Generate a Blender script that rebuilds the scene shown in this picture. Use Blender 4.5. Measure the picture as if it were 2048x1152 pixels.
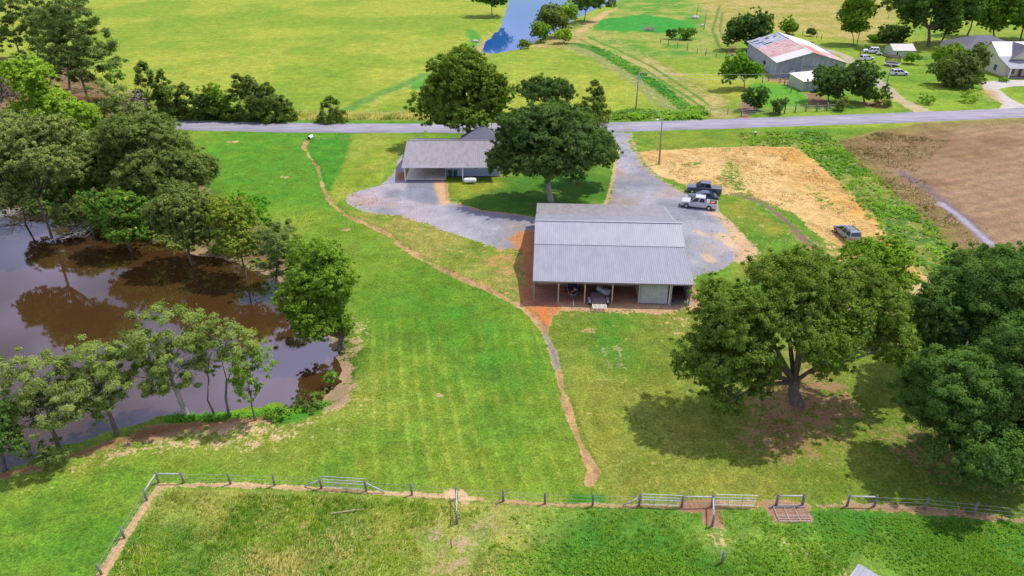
import bpy, math, random
import numpy as np
from mathutils import Vector, Matrix
R = math.radians
for _o in list(bpy.data.objects): bpy.data.objects.remove(_o)
scene = bpy.context.scene
COL = scene.collection

# ------------------------------------------------------------------ camera
PITCH, FPX, CAMH = 29.0, 1400.0, 44.0
cam_d = bpy.data.cameras.new('camera'); cam = bpy.data.objects.new('camera', cam_d); COL.objects.link(cam)
cam.location = (0, 0, CAMH); cam.rotation_euler = (R(90-PITCH), 0, 0)
cam_d.sensor_width = 36; cam_d.lens = FPX/2048*36; cam_d.clip_end = 9000; cam_d.clip_start = 0.5
scene.camera = cam

# ------------------------------------------------------------------ light
SUN = Vector((0.80, 0.40, 1.68)).normalized()
EL = math.asin(SUN.z); AZ = math.atan2(SUN.x, SUN.y)
sl = bpy.data.lights.new('sun', 'SUN'); sl.energy = 4.2; sl.angle = R(0.55); sl.color = (1.0, 0.955, 0.88)
so = bpy.data.objects.new('sun', sl); so.rotation_euler = SUN.to_track_quat('Z', 'Y').to_euler(); so.location = (60, 30, 120); COL.objects.link(so)
world = bpy.data.worlds.new('World'); scene.world = world; world.use_nodes = True
wn = world.node_tree; wn.nodes.clear()
def N(nt, t, **kw):
    n = nt.nodes.new(t)
    for k, v in kw.items():
        if k == 'inp':
            for kk, vv in v.items(): n.inputs[kk].default_value = vv
        else: setattr(n, k, v)
    return n
sky = N(wn, 'ShaderNodeTexSky', sky_type='NISHITA', sun_disc=False)
sky.sun_elevation = EL; sky.sun_rotation = AZ; sky.altitude = 200; sky.air_density = 1.0; sky.dust_density = 1.5
tc = N(wn, 'ShaderNodeTexCoord'); mp = N(wn, 'ShaderNodeMapping'); mp.inputs['Scale'].default_value = (1.0, 1.0, 2.2)
cn = N(wn, 'ShaderNodeTexNoise', inp={'Scale': 2.1, 'Detail': 5.0, 'Roughness': .5})
cr = N(wn, 'ShaderNodeMapRange', interpolation_type='SMOOTHSTEP', inp={'From Min': .40, 'From Max': .60, 'To Min': 0.0, 'To Max': .8})
cm = N(wn, 'ShaderNodeMix', data_type='RGBA'); bg = N(wn, 'ShaderNodeBackground'); wo = N(wn, 'ShaderNodeOutputWorld')
L = wn.links.new
L(tc.outputs['Generated'], mp.inputs['Vector']); L(mp.outputs['Vector'], cn.inputs['Vector']); L(cn.outputs[0], cr.inputs['Value'])
L(cr.outputs[0], cm.inputs['Factor']); L(sky.outputs[0], cm.inputs['A']); cm.inputs['B'].default_value = (9.6, 9.0, 14.5, 1)
L(cm.outputs['Result'], bg.inputs['Color']); bg.inputs['Strength'].default_value = 0.145; L(bg.outputs[0], wo.inputs['Surface'])
scene.view_settings.view_transform = 'Standard'; scene.view_settings.look = 'None'
scene.view_settings.exposure = -0.08; scene.view_settings.gamma = 1.0
scene.cycles.max_bounces = 6; scene.cycles.diffuse_bounces = 3; scene.cycles.transmission_bounces = 4
scene.cycles.transparent_max_bounces = 4; scene.cycles.caustics_reflective = False; scene.cycles.caustics_refractive = False

# ------------------------------------------------------------------ helpers
ST, CT = math.sin(R(PITCH)), math.cos(R(PITCH))
def ray(px, py):
    x, v = px-1024.0, 576.0-py
    return np.array([x, FPX*CT+v*ST, -FPX*ST+v*CT])
def G(px, py, z=0.0):
    d = ray(px, py); t = (z-CAMH)/d[2]
    return np.array([d[0]*t, d[1]*t, z])
def atY(px, py, Y):
    d = ray(px, py); t = Y/d[1]
    return np.array([d[0]*t, Y, CAMH+d[2]*t])
def ppm(P):
    return FPX/(P[1]*CT+(CAMH-P[2])*ST)
def proj(P):
    Z = P[1]*CT+(CAMH-P[2])*ST
    return 1024+FPX*P[0]/Z, 576-FPX*(P[1]*ST-(CAMH-P[2])*CT)/Z
def GP(pts, z=0.0): return np.array([G(a, b, z)[:2] for a, b in pts])
def C(r, g, b, k=.78):
    f = lambda c: ((c/255+.055)/1.055)**2.4 if c > 10 else c/255/12.92
    return np.array([f(r)*k, f(g)*k, f(b)*k])

def _h(ix, iy, s):
    n = (ix.astype(np.int64)*374761393+iy.astype(np.int64)*668265263+s*1442695041) & 0xffffffff
    n = ((n ^ (n >> 13))*1274126177) & 0xffffffff
    n = (n ^ (n >> 16)) & 0xffffffff
    return n/4294967295.0
def vnoise(x, y, s=0):
    ix, iy = np.floor(x), np.floor(y); fx, fy = x-ix, y-iy
    fx = fx*fx*(3-2*fx); fy = fy*fy*(3-2*fy)
    a = _h(ix, iy, s); b = _h(ix+1, iy, s); c = _h(ix, iy+1, s); d = _h(ix+1, iy+1, s)
    return (a+(b-a)*fx)*(1-fy)+(c+(d-c)*fx)*fy
def fbm(x, y, size, s=0, o=4):
    v = 0; a = .5; t = 0
    for i in range(o):
        v = v+a*vnoise(x/size*2**i+13.7*i, y/size*2**i-7.1*i, s+i*17); t += a; a *= .55
    return v/t
def sdist(x, y, P, closed=True):
    """signed distance to a polygon (positive inside), or minus distance to a polyline"""
    d = np.full(x.shape, 1e9); ins = np.zeros(x.shape, bool); n = len(P)
    for i in range(n if closed else n-1):
        a, b = P[i], P[(i+1) % n]; e = b-a; L2 = max(e@e, 1e-9)
        t = np.clip(((x-a[0])*e[0]+(y-a[1])*e[1])/L2, 0, 1)
        d = np.minimum(d, np.hypot(x-a[0]-t*e[0], y-a[1]-t*e[1]))
        if closed:
            c = (a[1] > y) != (b[1] > y)
            if e[1] != 0: ins ^= c & (x < e[0]*(y-a[1])/e[1]+a[0])
    return np.where(ins, d, -d) if closed else -d
def ss(a, b, v):
    t = np.clip((v-a)/(b-a), 0, 1); return t*t*(3-2*t)

def tag(o, label=None, cat=None, group=None, kind=None):
    if label: o['label'] = label
    if cat: o['category'] = cat
    if group: o['group'] = group
    if kind: o['kind'] = kind
    return o
def empty(name, loc, rz=0.0):
    o = bpy.data.objects.new(name, None); COL.objects.link(o); o.location = tuple(loc); o.rotation_euler = (0, 0, rz)
    o.empty_display_size = .3
    return o
def mesh_np(name, V, F, mat, parent=None, attrs=None, smooth=False, nrm=None):
    """V (n,3); F (m,4) quads or (m,3) tris"""
    V = np.asarray(V, np.float32); F = np.asarray(F, np.int32); k = F.shape[1]
    if nrm is not None:
        g_ = np.cross(V[F[:, 1]]-V[F[:, 0]], V[F[:, 3]]-V[F[:, 0]]); fl = (g_*nrm[F[:, 0]]).sum(1) < 0; F = F.copy(); F[fl] = F[fl][:, ::-1]
    me = bpy.data.meshes.new(name)
    me.vertices.add(len(V)); me.vertices.foreach_set('co', V.ravel())
    me.loops.add(F.size); me.loops.foreach_set('vertex_index', F.ravel())
    me.polygons.add(len(F)); me.polygons.foreach_set('loop_start', np.arange(0, F.size, k, dtype=np.int32))
    try: me.polygons.foreach_set('loop_total', np.full(len(F), k, np.int32))
    except Exception: pass
    if smooth: me.polygons.foreach_set('use_smooth', np.ones(len(F), bool))
    me.update(calc_edges=True)
    for an, (ty, data) in (attrs or {}).items():
        a = me.attributes.new(an, ty, 'POINT')
        a.data.foreach_set('value' if ty == 'FLOAT' else 'color', np.asarray(data, np.float32).ravel())
    if mat: me.materials.append(mat)
    if nrm is not None:
        me.polygons.foreach_set('use_smooth', np.ones(len(F), bool)); me.normals_split_custom_set_from_vertices(nrm)
    o = bpy.data.objects.new(name, me); COL.objects.link(o); o.parent = parent
    return o

class MB:
    """collects solids; build() links them as ONE mesh"""
    def __init__(s): s.v = []; s.f = []
    def add(s, vs, fs):
        b = len(s.v); s.v += [tuple(v) for v in vs]; s.f += [tuple(b+i for i in f) for f in fs]; return s
    def box(s, x0, y0, z0, x1, y1, z1):
        return s.add([(x0,y0,z0),(x1,y0,z0),(x1,y1,z0),(x0,y1,z0),(x0,y0,z1),(x1,y0,z1),(x1,y1,z1),(x0,y1,z1)],
                     [(0,3,2,1),(4,5,6,7),(0,1,5,4),(1,2,6,5),(2,3,7,6),(3,0,4,7)])
    def prism(s, prof, y0, y1, axis='y'):
        """profile in (x,z) extruded along y, or (y,z) along x"""
        n = len(prof)
        if axis == 'y': vs = [(a, y0, b) for a, b in prof]+[(a, y1, b) for a, b in prof]
        else: vs = [(y0, a, b) for a, b in prof]+[(y1, a, b) for a, b in prof]
        return s.add(vs, [tuple(range(n)), tuple(range(2*n-1, n-1, -1))]+[(i, i+n, (i+1) % n+n, (i+1) % n) for i in range(n)])
    def tube(s, pts, rad, n=8, cap=True):
        pts = [Vector(p) for p in pts]; rad = rad if hasattr(rad, '__len__') else [rad]*len(pts)
        b = len(s.v); up = Vector((0, 0, 1)); fr = None
        for i, p in enumerate(pts):
            t = (pts[min(i+1, len(pts)-1)]-pts[max(i-1, 0)]).normalized()
            if fr is None: fr = t.cross(up) if abs(t.z) < .95 else t.cross(Vector((0, 1, 0)))
            fr = (fr-t*fr.dot(t)).normalized(); q = t.cross(fr)
            for k in range(n):
                a = 2*math.pi*k/n; s.v.append(tuple(p+(fr*math.cos(a)+q*math.sin(a))*rad[i]))
        for i in range(len(pts)-1):
            for k in range(n):
                a = b+i*n+k; c = b+i*n+(k+1) % n; s.f.append((a, c, c+n, a+n))
        if cap: s.f.append(tuple(b+k for k in range(n))[::-1]); s.f.append(tuple(b+(len(pts)-1)*n+k for k in range(n)))
        return s
    def cyl(s, c, r, h, n=16, axis='z', r2=None):
        c = Vector(c); d = {'x': Vector((h, 0, 0)), 'y': Vector((0, h, 0)), 'z': Vector((0, 0, h))}[axis]
        return s.tube([c, c+d], [r, r if r2 is None else r2], n)
    def quad(s, a, b, c, d): return s.add([a, b, c, d], [(0, 1, 2, 3)])
    def slab(s, a, b, c, d, t):
        """quad with thickness t downwards along its normal"""
        a, b, c, d = map(Vector, (a, b, c, d)); n = (b-a).cross(d-a).normalized()*t
        return s.add([a, b, c, d, a-n, b-n, c-n, d-n], [(0,1,2,3),(7,6,5,4),(0,4,5,1),(1,5,6,2),(2,6,7,3),(3,7,4,0)])
    def sheet(s, a, b, c, d, sp=.23, h=.03, t=.012):
        """ribbed metal sheet: a-b eave, d-c ridge; ribs run a->d"""
        a, b, c, d = map(Vector, (a, b, c, d)); n = (b-a).cross(d-a).normalized(); L_ = (b-a).length
        k = max(2, int(L_/sp)); us = []; hs = []
        for i in range(k):
            for u, hh in ((0, 0), (.55, 0), (.66, h), (.84, h), (.95, 0)):
                us.append((i+u)/k); hs.append(hh)
        us.append(1); hs.append(0); bi = len(s.v); m = len(us)
        for lo in (0, -t):
            for u, hh in zip(us, hs):
                s.v.append(tuple(a.lerp(b, u)+n*(hh+lo))); s.v.append(tuple(d.lerp(c, u)+n*(hh+lo)))
        o2 = bi+2*m
        for i in range(m-1):
            q = bi+2*i; s.f.append((q, q+2, q+3, q+1)); q = o2+2*i; s.f.append((q, q+1, q+3, q+2))
            s.f.append((bi+2*i, o2+2*i, o2+2*i+2, bi+2*i+2)); s.f.append((bi+2*i+1, bi+2*i+3, o2+2*i+3, o2+2*i+1))
        for i in (0, m-1): s.f.append((bi+2*i, bi+2*i+1, o2+2*i+1, o2+2*i))
        return s
    def ball(s, c, r, nu=10, nv=6, sc=(1, 1, 1)):
        b = len(s.v)
        for j in range(nv+1):
            th = math.pi*j/nv
            for i in range(nu):
                ph = 2*math.pi*i/nu
                s.v.append((c[0]+r*sc[0]*math.sin(th)*math.cos(ph), c[1]+r*sc[1]*math.sin(th)*math.sin(ph), c[2]+r*sc[2]*math.cos(th)))
        for j in range(nv):
            for i in range(nu):
                a = b+j*nu+i; c2 = b+j*nu+(i+1) % nu; s.f.append((a, a+nu, c2+nu, c2))
        return s
    def build(s, name, mat, parent=None, smooth=False, bevel=0):
        me = bpy.data.meshes.new(name); me.from_pydata(s.v, [], s.f)
        if smooth: me.polygons.foreach_set('use_smooth', [True]*len(me.polygons))
        if mat: me.materials.append(mat)
        me.update(); o = bpy.data.objects.new(name, me); COL.objects.link(o); o.parent = parent
        if bevel:
            m = o.modifiers.new('bevel', 'BEVEL'); m.width = bevel; m.segments = 2; m.limit_method = 'ANGLE'
        return o

# ------------------------------------------------------------------ materials
def mat(name, col, rough=.7, metal=0.0, spec=.5, var=0.0, vscale=3.0, bump=0.0, bscale=20.0, col2=None, stretch=(1,1,1), alpha=None, coat=0.0):
    m = bpy.data.materials.new(name); m.use_nodes = True; nt = m.node_tree; b = nt.nodes['Principled BSDF']
    b.inputs['Base Color'].default_value = (*col[:3], 1); b.inputs['Roughness'].default_value = rough
    b.inputs['Metallic'].default_value = metal; b.inputs['Specular IOR Level'].default_value = spec
    b.inputs['Coat Weight'].default_value = coat
    if var or bump or col2 is not None:
        t = N(nt, 'ShaderNodeTexCoord'); mp_ = N(nt, 'ShaderNodeMapping'); mp_.inputs['Scale'].default_value = stretch
        nt.links.new(t.outputs['Object'], mp_.inputs['Vector'])
        n = N(nt, 'ShaderNodeTexNoise', inp={'Scale': vscale, 'Detail': 6.0, 'Roughness': .62}); nt.links.new(mp_.outputs[0], n.inputs['Vector'])
        if var or col2 is not None:
            rp = N(nt, 'ShaderNodeValToRGB'); e = rp.color_ramp.elements
            e[0].position, e[1].position = .34, .66
            c2 = col2 if col2 is not None else [c*(1+var) for c in col]
            c1 = [c*(1-var) for c in col]
            e[0].color = (*c1[:3], 1); e[1].color = (*c2[:3], 1)
            nt.links.new(n.outputs[0], rp.inputs[0]); nt.links.new(rp.outputs[0], b.inputs['Base Color'])
        if bump:
            n2 = N(nt, 'ShaderNodeTexNoise', inp={'Scale': bscale, 'Detail': 4.0}); nt.links.new(mp_.outputs[0], n2.inputs['Vector'])
            bp = N(nt, 'ShaderNodeBump', inp={'Strength': bump, 'Distance': .05}); nt.links.new(n2.outputs[0], bp.inputs['Height']); nt.links.new(bp.outputs[0], b.inputs['Normal'])
    return m
M = {}
M['bark'] = mat('bark', (.14,.115,.09), .9, var=.4, vscale=5, bump=.6, bscale=12, stretch=(1,1,.3))
M['bark_pale'] = mat('bark_pale', (.36,.33,.29), .9, var=.35, vscale=5, bump=.5, bscale=12, stretch=(1,1,.3))
M['bark_pine'] = mat('bark_pine', (.28,.2,.15), .9, var=.35, vscale=5, bump=.5, bscale=12, stretch=(1,1,.3))
M['roof'] = mat('roof_metal', (.272,.282,.305), .42, spec=.5, var=.09, vscale=1.6, stretch=(1,.18,1))
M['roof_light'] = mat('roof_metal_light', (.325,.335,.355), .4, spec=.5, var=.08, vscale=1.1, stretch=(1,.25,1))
M['roof_tan'] = mat('roof_metal_tan', (.27,.25,.25), .45, var=.16, vscale=1.4, stretch=(1,.3,1))
M['white'] = mat('white_paint', (.78,.78,.76), .5, var=.06)
M['wood_grey'] = mat('weathered_wood', (.30,.25,.20), .9, var=.35, vscale=6, bump=.4, stretch=(3,3,.4))
M['wood_post'] = mat('post_wood', (.17,.165,.14), .9, var=.4, vscale=7, bump=.5, stretch=(2,2,.4))
M['wood_rail'] = mat('rail_wood', (.42,.43,.39), .85, var=.25, vscale=6, bump=.4)
M['wood_tan'] = mat('tan_timber', (.48,.37,.24), .85, var=.25, vscale=5, stretch=(2,2,.5))
M['wood_dark'] = mat('brown_boards', (.36,.24,.17), .9, var=.3, vscale=4, stretch=(.4,1,3))
M['galv'] = mat('galvanised_steel', (.55,.57,.57), .35, metal=.6, var=.12, vscale=8)
M['panel'] = mat('pale_green_metal', (.40,.46,.43), .5, var=.12, vscale=2)
M['dark'] = mat('dark_void', (.015,.014,.014), .8)
M['blue_siding'] = mat('blue_siding', (.36,.46,.60), .6, var=.06, vscale=5)
M['concrete'] = mat('concrete', (.74,.68,.54), .85, var=.15, vscale=1.2, bump=.2)
M['black'] = mat('black_plastic', (.02,.02,.022), .6)
M['rubber'] = mat('rubber', (.022,.021,.02), .85)
M['rim'] = mat('rim_alloy', (.5,.5,.5), .3, metal=.8)
M['glass'] = mat('car_glass', (.02,.028,.035), .06, spec=.8)
M['red'] = mat('red_lens', (.45,.02,.015), .3)
M['lamp'] = mat('lamp_lens', (.75,.75,.72), .2)
M['silver'] = mat('silver_paint', (.55,.57,.58), .3, metal=.25, coat=.5)
M['car_white'] = mat('white_car_paint', (.78,.79,.8), .3, coat=.5)
M['car_grey'] = mat('grey_car_paint', (.10,.115,.15), .3, metal=.3, coat=.6)
M['car_navy'] = mat('navy_car_paint', (.02,.05,.10), .25, metal=.2, coat=.7)
M['car_pewter'] = mat('pewter_car_paint', (.27,.29,.29), .32, metal=.35, coat=.5)
M['green_bin'] = mat('green_plastic', (.01,.09,.05), .5)
M['blue_tarp'] = mat('blue_plastic', (.01,.09,.45), .5)
M['wire'] = mat('fence_wire', (.35,.35,.34), .5, metal=.5)
M['cable'] = mat('power_cable', (.45,.46,.48), .5)
M['cream'] = mat('cream_siding', (.62,.57,.40), .6, var=.06)
M['shingle'] = mat('dark_shingle', (.11,.11,.135), .85, var=.25, vscale=9)
M['roof_white'] = mat('white_metal_roof', (.55,.56,.60), .4, var=.06)
M['roof_cream'] = mat('cream_roof', (.72,.68,.56), .6, var=.06)
M['barn_tin'] = mat('weathered_tin', (.30,.35,.42), .55, var=.22, vscale=1.2, stretch=(1,1,.15), col2=(.42,.44,.46))
M['tin_red'] = mat('rusty_red_tin', (.34,.09,.06), .6, vscale=1.6, col2=(.62,.52,.48), stretch=(.25,1.6,1))
M['tin_redder'] = mat('red_tin', (.46,.10,.06), .6, vscale=1.2, col2=(.5,.2,.15), stretch=(1,.5,1))
M['tin_pale'] = mat('pale_tin', (.60,.59,.60), .5, var=.1, vscale=1.2)
M['shed_green'] = mat('sage_siding', (.42,.46,.36), .6, var=.08)
M['deck_wood'] = mat('trailer_boards', (.24,.18,.155), .85, var=.25, vscale=5, stretch=(4,.5,1))
M['orange'] = mat('orange_fabric', (.55,.11,.03), .6)
M['boat'] = mat('boat_hull', (.10,.13,.15), .35, coat=.4, var=.15)
M['boat_in'] = mat('boat_carpet', (.025,.035,.06), .8)
M['tank_grey'] = mat('grey_poly', (.42,.47,.47), .5)
M['stone'] = mat('pale_rock', (.5,.46,.42), .85, var=.3, vscale=6)
M['net'] = mat('trampoline_mesh', (.05,.04,.04), .8)
M['maroon'] = mat('maroon_pad', (.16,.03,.04), .6)
# ------------------------------------------------------------------ terrain
WZ = -0.7                       # water level
POND = GP([(-420,1020),(-120,965),(0,938),(60,918),(120,892),(180,874),(230,862),(300,838),(370,822),(450,822),(520,814),(600,808),(642,795),(666,770),(682,742),(676,712),(658,690),(640,660),(600,610),(565,572),(520,542),(450,522),(400,512),(330,492),(280,476),(200,462),(130,448),(60,425),(0,402),(-250,370),(-500,420)], WZ)
POND2 = GP([(1030,-40),(1012,22),(1004,50),(988,70),(968,88),(966,104),(985,108),(1010,104),(1042,98),(1068,84),(1105,66),(1150,38),(1200,14),(1240,0),(1300,-60)], WZ)
PATH = GP([(616,280),(607,293),(618,311),(636,335),(642,360),(650,385),(664,408),(692,430),(740,450),(775,466),(800,490),(850,520),(920,555),(980,580),(1030,605),(1065,630),(1085,655),(1105,700),(1117,745),(1128,790),(1150,860),(1166,900),(1186,938),(1180,968)])
def gz(x, y, ponds=True):
    z = (fbm(x, y, 22., 5, 3)-.5)*.5*ss(40, 60, np.hypot(x-5, y-75))*ss(8, 20, np.abs(y-165))
    if ponds:
        for P in (POND, POND2):
            d = sdist(x, y, P)+(fbm(x, y, 3., 9, 3)-.5)*1.6
            z = z*(1-ss(-8, -2, d))+WZ*ss(-3.2, .0, d)*1.0-ss(-.1, 4, d)*1.2
    return z
ys = [-60, -30, 0, 15, 24]
y = 30.
while y < 420: ys.append(y); y += max(.20, .0042*y)
while y < 6000: ys.append(y); y *= 1.12
ys = np.array(ys)
u = np.linspace(-1, 1, 861); out = 1+np.array([.1,.25,.5,1,2,4,8,16]); u = np.concatenate([-out[::-1], u, out])
YY, UU = np.meshgrid(ys, u, indexing='ij')
XX = UU*(.80*(CT*np.maximum(YY, 20)+21)+8)
gx, gy = XX.ravel(), YY.ravel()
Z_ = np.zeros_like(gx); near = gy < 900
nx, ny = gx[near], gy[near]
VEG = np.zeros((len(nx), 3)); BARE = np.zeros((len(nx), 3)); bm = np.zeros(len(nx)); RG = np.full(len(nx), .5)
n_big = fbm(nx, ny, 28., 1, 4); n_mid = fbm(nx, ny, 7., 2, 4); n_sm = fbm(nx, ny, 1.6, 3, 3); n_wob = (fbm(nx, ny, 3.5, 4, 3)-.5)
def reg(poly, soft=1.0, wob=1.5, gen=None):
    P = gen if gen is not None else GP(poly)
    lo, hi = P.min(0)-soft*2-2, P.max(0)+soft*2+2
    m = np.zeros(len(nx)); k = (nx > lo[0]) & (nx < hi[0]) & (ny > lo[1]) & (ny < hi[1])
    m[k] = ss(-soft, soft, sdist(nx[k], ny[k], P)+n_wob[k]*wob); return m
def line(P, w, soft=.4, wob=.5):
    P = np.asarray(P); lo, hi = P.min(0)-w-3, P.max(0)+w+3
    m = np.zeros(len(nx)); k = (nx > lo[0]) & (nx < hi[0]) & (ny > lo[1]) & (ny < hi[1])
    m[k] = ss(-soft, soft, w+sdist(nx[k], ny[k], P, False)+n_wob[k]*wob); return m
def veg(m, c): 
    global VEG
    VEG = VEG*(1-m[:, None])+np.asarray(c)*m[:, None]
def bare(m, c, amt=1.0, keep=False):
    global BARE, bm
    BARE = BARE*(1-m[:, None])+np.asarray(c)*m[:, None]
    bm = np.maximum(bm, m*amt) if keep else bm*(1-m)+m*amt
def mixc(a, b, t): return np.asarray(a)*(1-t[:, None])+np.asarray(b)*t[:, None]
nb = ss(.35, .65, n_big); nm = ss(.35, .65, n_mid); ns = ss(.3, .7, n_sm)
ROADY = float(G(1024, 252)[1])
# colours of the grass by area
VEG = mixc(C(136,168,42), C(176,184,60), nb*.7+nm*.3)                                   # far pasture
BARE[:] = C(196,176,120); bm[:] = .10*nm
bare(reg([(940,-80),(975,40),(960,70),(925,110),(830,180),(850,210),(1250,70),(1400,-80)], 5, 5), C(190,180,110), .22)
w = reg([(1140,52),(1210,60),(1330,130),(1440,190),(1480,240),(1410,240),(1290,165),(1150,100),(1060,95)], 2.5, 4)
veg(w, mixc(C(150,160,60), C(190,175,95), nm)); bare(w, C(205,180,120), .38)
w = reg([(1300,-60),(1500,-60),(1500,0),(1440,20),(1430,120),(1200,110),(1150,50),(1220,15)], 3, 4); veg(w, mixc(C(105,160,45), C(165,175,70), nm))
w = reg([(1190,40),(1290,28),(1385,45),(1395,60),(1330,65),(1270,62),(1190,60)], 2, 4); veg(w, C(70,165,50)); bm *= 1-w
w = reg([(1390,-60),(1700,-60),(1800,30),(1770,90),(1560,60),(1450,90),(1420,60)], 4, 5); veg(w, mixc(C(165,165,60), C(190,175,90), nm)); bare(w, C(205,175,110), .35)
w = line(GP([(1150,88),(1190,100),(1240,125),(1300,165),(1350,200),(1400,232)]), 2.6, .8, 2); veg(w, mixc(C(55,130,40), C(100,150,45), nm)); bm *= 1-w*.9
for q in ([(1160,80),(1225,108),(1290,140),(1350,178),(1405,215)],[(1175,74),(1235,100),(1300,132),(1365,172),(1420,212)]):
    w = line(GP(q), .5, .3, .5); veg(w, C(95,150,45)); bm *= 1-w
w = line(GP([(1140,92),(1200,118),(1260,155),(1320,200),(1350,226)]), 2.2, 1.2, 2); veg(w, C(150,160,75)); bare(w, C(190,180,120), .35)
for q in ([(1445,25),(1440,60),(1455,90),(1495,120)],[(1440,10),(1425,60),(1440,95),(1480,122)]):
    w = line(GP(q), .6, .4, .4); veg(w, C(100,140,50))
w = line(GP([(940,60),(955,85),(905,130),(830,175)]), 2.0, 1.5, 2); veg(w, C(95,165,50)); 
w = line(GP([(690,222),(740,195),(810,168),(850,150)]), 1.6, 1.2, 2); veg(w, C(110,160,60))
w = line(GP([(735,222),(765,192),(822,172)]), .7, .5, 1); bare(w, C(175,175,110), .5)
w = reg([(560,228),(1400,228),(1500,236),(560,240)], 1.5, 2); veg(w, C(170,165,70)); bare(w, C(190,150,90), .28)
w = reg([(250,236),(560,240),(1000,241),(1500,236),(2100,214),(2100,232),(1400,252),(1000,254),(200,250)], 1.2, .5); veg(w, C(105,155,45)); bm *= 1-w
south = ss(-1, 1, ROADY-2-ny)
k = south
VEG = VEG*(1-k[:, None])+mixc(C(104,150,36), C(142,166,48), nb*.6+nm*.4)*k[:, None]; bm *= 1-k; 
# residential lawn right of the old barn
w = reg([(1640,85),(1760,88),(1850,100),(1990,150),(2200,190),(2200,225),(1640,236),(1480,240),(1500,200),(1600,175),(1680,150)], 1.5, 1); veg(w, mixc(C(122,162,42), C(150,178,50), nm)); bm *= 1-w
w = reg([(1500,165),(1600,172),(1640,205),(1560,215),(1500,205)], 1, 2); veg(w, C(110,175,45))
bare(reg([(1480,190),(1500,185),(1515,215),(1500,238),(1480,236)], 1, 1.5), C(150,115,95), .8)
bare(reg([(1600,182),(1640,188),(1665,205),(1660,216),(1625,212)], 1, 1.5), C(150,112,88), .7)
bare(reg([(1715,205),(1770,200),(1788,212),(1770,220),(1735,214)], .7, 1), C(170,125,95), .8)
bare(reg([(1540,152),(1600,165),(1590,172),(1530,160)], .8, 1), C(170,135,100), .8)
bare(line(GP([(1505,118),(1460,108),(1470,90)]), 1.2, .8), C(160,115,85), .6)
# yard
w = reg([(330,264),(800,266),(812,330),(700,410),(560,470),(440,440),(380,330)], 3, 3); veg(w, mixc(C(104,158,38), C(152,174,52), nb))
w = reg([(612,278),(704,270),(690,320),(655,388),(640,350),(618,312)], .5, .6); veg(w, C(84,152,34))
w = reg([(706,268),(830,272),(806,300),(770,330),(765,365),(690,398),(668,412),(656,388),(690,325)], .5, .6); veg(w, mixc(C(140,165,42), C(168,178,62), nm))
w = reg([(676,415),(700,422),(800,430),(960,490),(1066,500),(1066,600),(1030,605),(920,555),(850,520),(800,490),(775,466),(740,450),(692,430)], .8, 1); veg(w, mixc(C(132,156,48), C(165,165,70), nm)); bare(w, C(205,160,105), .30+0*nm)
w = reg([(1040,450),(1066,455),(1066,600),(1035,600),(960,520),(1000,500)], 2, 2.5); bare(w, C(200,150,95), .48, True)
w = reg([(1066,612),(1384,612),(1460,620),(1830,560),(2200,560),(2200,1040),(1700,1018),(1250,1010),(1190,985),(1188,940),(1166,890),(1150,850),(1128,780),(1105,690),(1085,650)], .5, .6)
veg(w, mixc(C(118,146,42), C(152,158,58), nm*.6+nb*.4)); bare(w, C(195,165,105), .20)
RL = w
w = reg([(1280,600),(1420,610),(1400,680),(1300,690)], 4, 4); bare(w, C(200,175,115), .38, True)
w = reg([(1170,620),(1270,620),(1260,760),(1180,700)], 3, 4); veg(w, C(92,148,40))
w = reg([(1195,690),(1215,690),(1222,735),(1200,735)], .5, .3); bare(w, C(150,155,100), .45); w = reg([(1228,692),(1246,692),(1250,738),(1232,738)], .5, .3); bare(w, C(158,158,108), .5)
w = reg([(1440,395),(1520,398),(1600,480),(1640,540),(1540,600),(1440,560),(1480,520),(1470,460)], 1.5, 2); veg(w, mixc(C(108,150,38), C(150,155,50), nm)); bare(w, C(205,175,120), .25)
w = reg([(1600,470),(1700,490),(1860,520),(1900,560),(1830,640),(1700,640),(1600,560)], 2, 3); veg(w, mixc(C(120,150,45), C(170,165,70), nm)); bare(w, C(215,180,125), .4)
w = reg([(1820,560),(1900,530),(1860,600),(1830,640)], 1, 2); bare(w, C(220,185,135), .6)
w = reg([(893,362),(1000,356),(1235,300),(1228,345),(1213,408),(1150,428),(1070,432),(960,420),(900,402)], .6, .5); veg(w, mixc(C(84,136,34), C(112,152,40), nm)); bm *= 1-w
w = reg([(893,362),(1000,356),(1010,372),(930,398),(896,392)], 1.5, 1); veg(w, C(148,160,46)); bare(w, C(205,180,90), .22)
w = reg([(1262,268),(1480,262),(1500,290),(1440,294),(1330,296),(1278,302)], .8, 1); veg(w, mixc(C(118,150,38), C(140,160,44), nm))
# mowing stripes in the left lawn
A, B = G(885,700)[:2], G(916,960)[:2]; d = (B-A)/np.linalg.norm(B-A); nrm = np.array([d[1], -d[0]])
sv = (nx-A[0])*nrm[0]+(ny-A[1])*nrm[1]+.006*((nx-A[0])*d[0]+(ny-A[1])*d[1])**2*.4+(n_mid-.5)*.8
lw = reg([(690,640),(1080,655),(1165,900),(1175,990),(600,965),(560,900),(640,830),(700,740)], 3, 3)
st = ss(.84, .985, np.abs(np.cos(sv*math.pi/1.55)))*lw*(.25+.75*nm)
veg(lw*.8, mixc(C(96,146,36), C(134,162,46), nm*.6+nb*.4)); veg(st*.7, C(164,182,64))
LW = lw
w = reg([(600,560),(1000,600),(1080,660),(1100,760),(900,700),(760,640)], 6, 5); veg(w*.5, C(84,150,34))
w = reg([(880,640),(940,640),(960,760),(900,760)], 3, 4)*nm; veg(w*.5, C(150,165,50))
stR = ss(.7, .97, np.abs(np.cos(sv*math.pi/1.7+.4)))*RL*ss(0, 1, nb)*.3; veg(stR, C(160,165,66))
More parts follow.
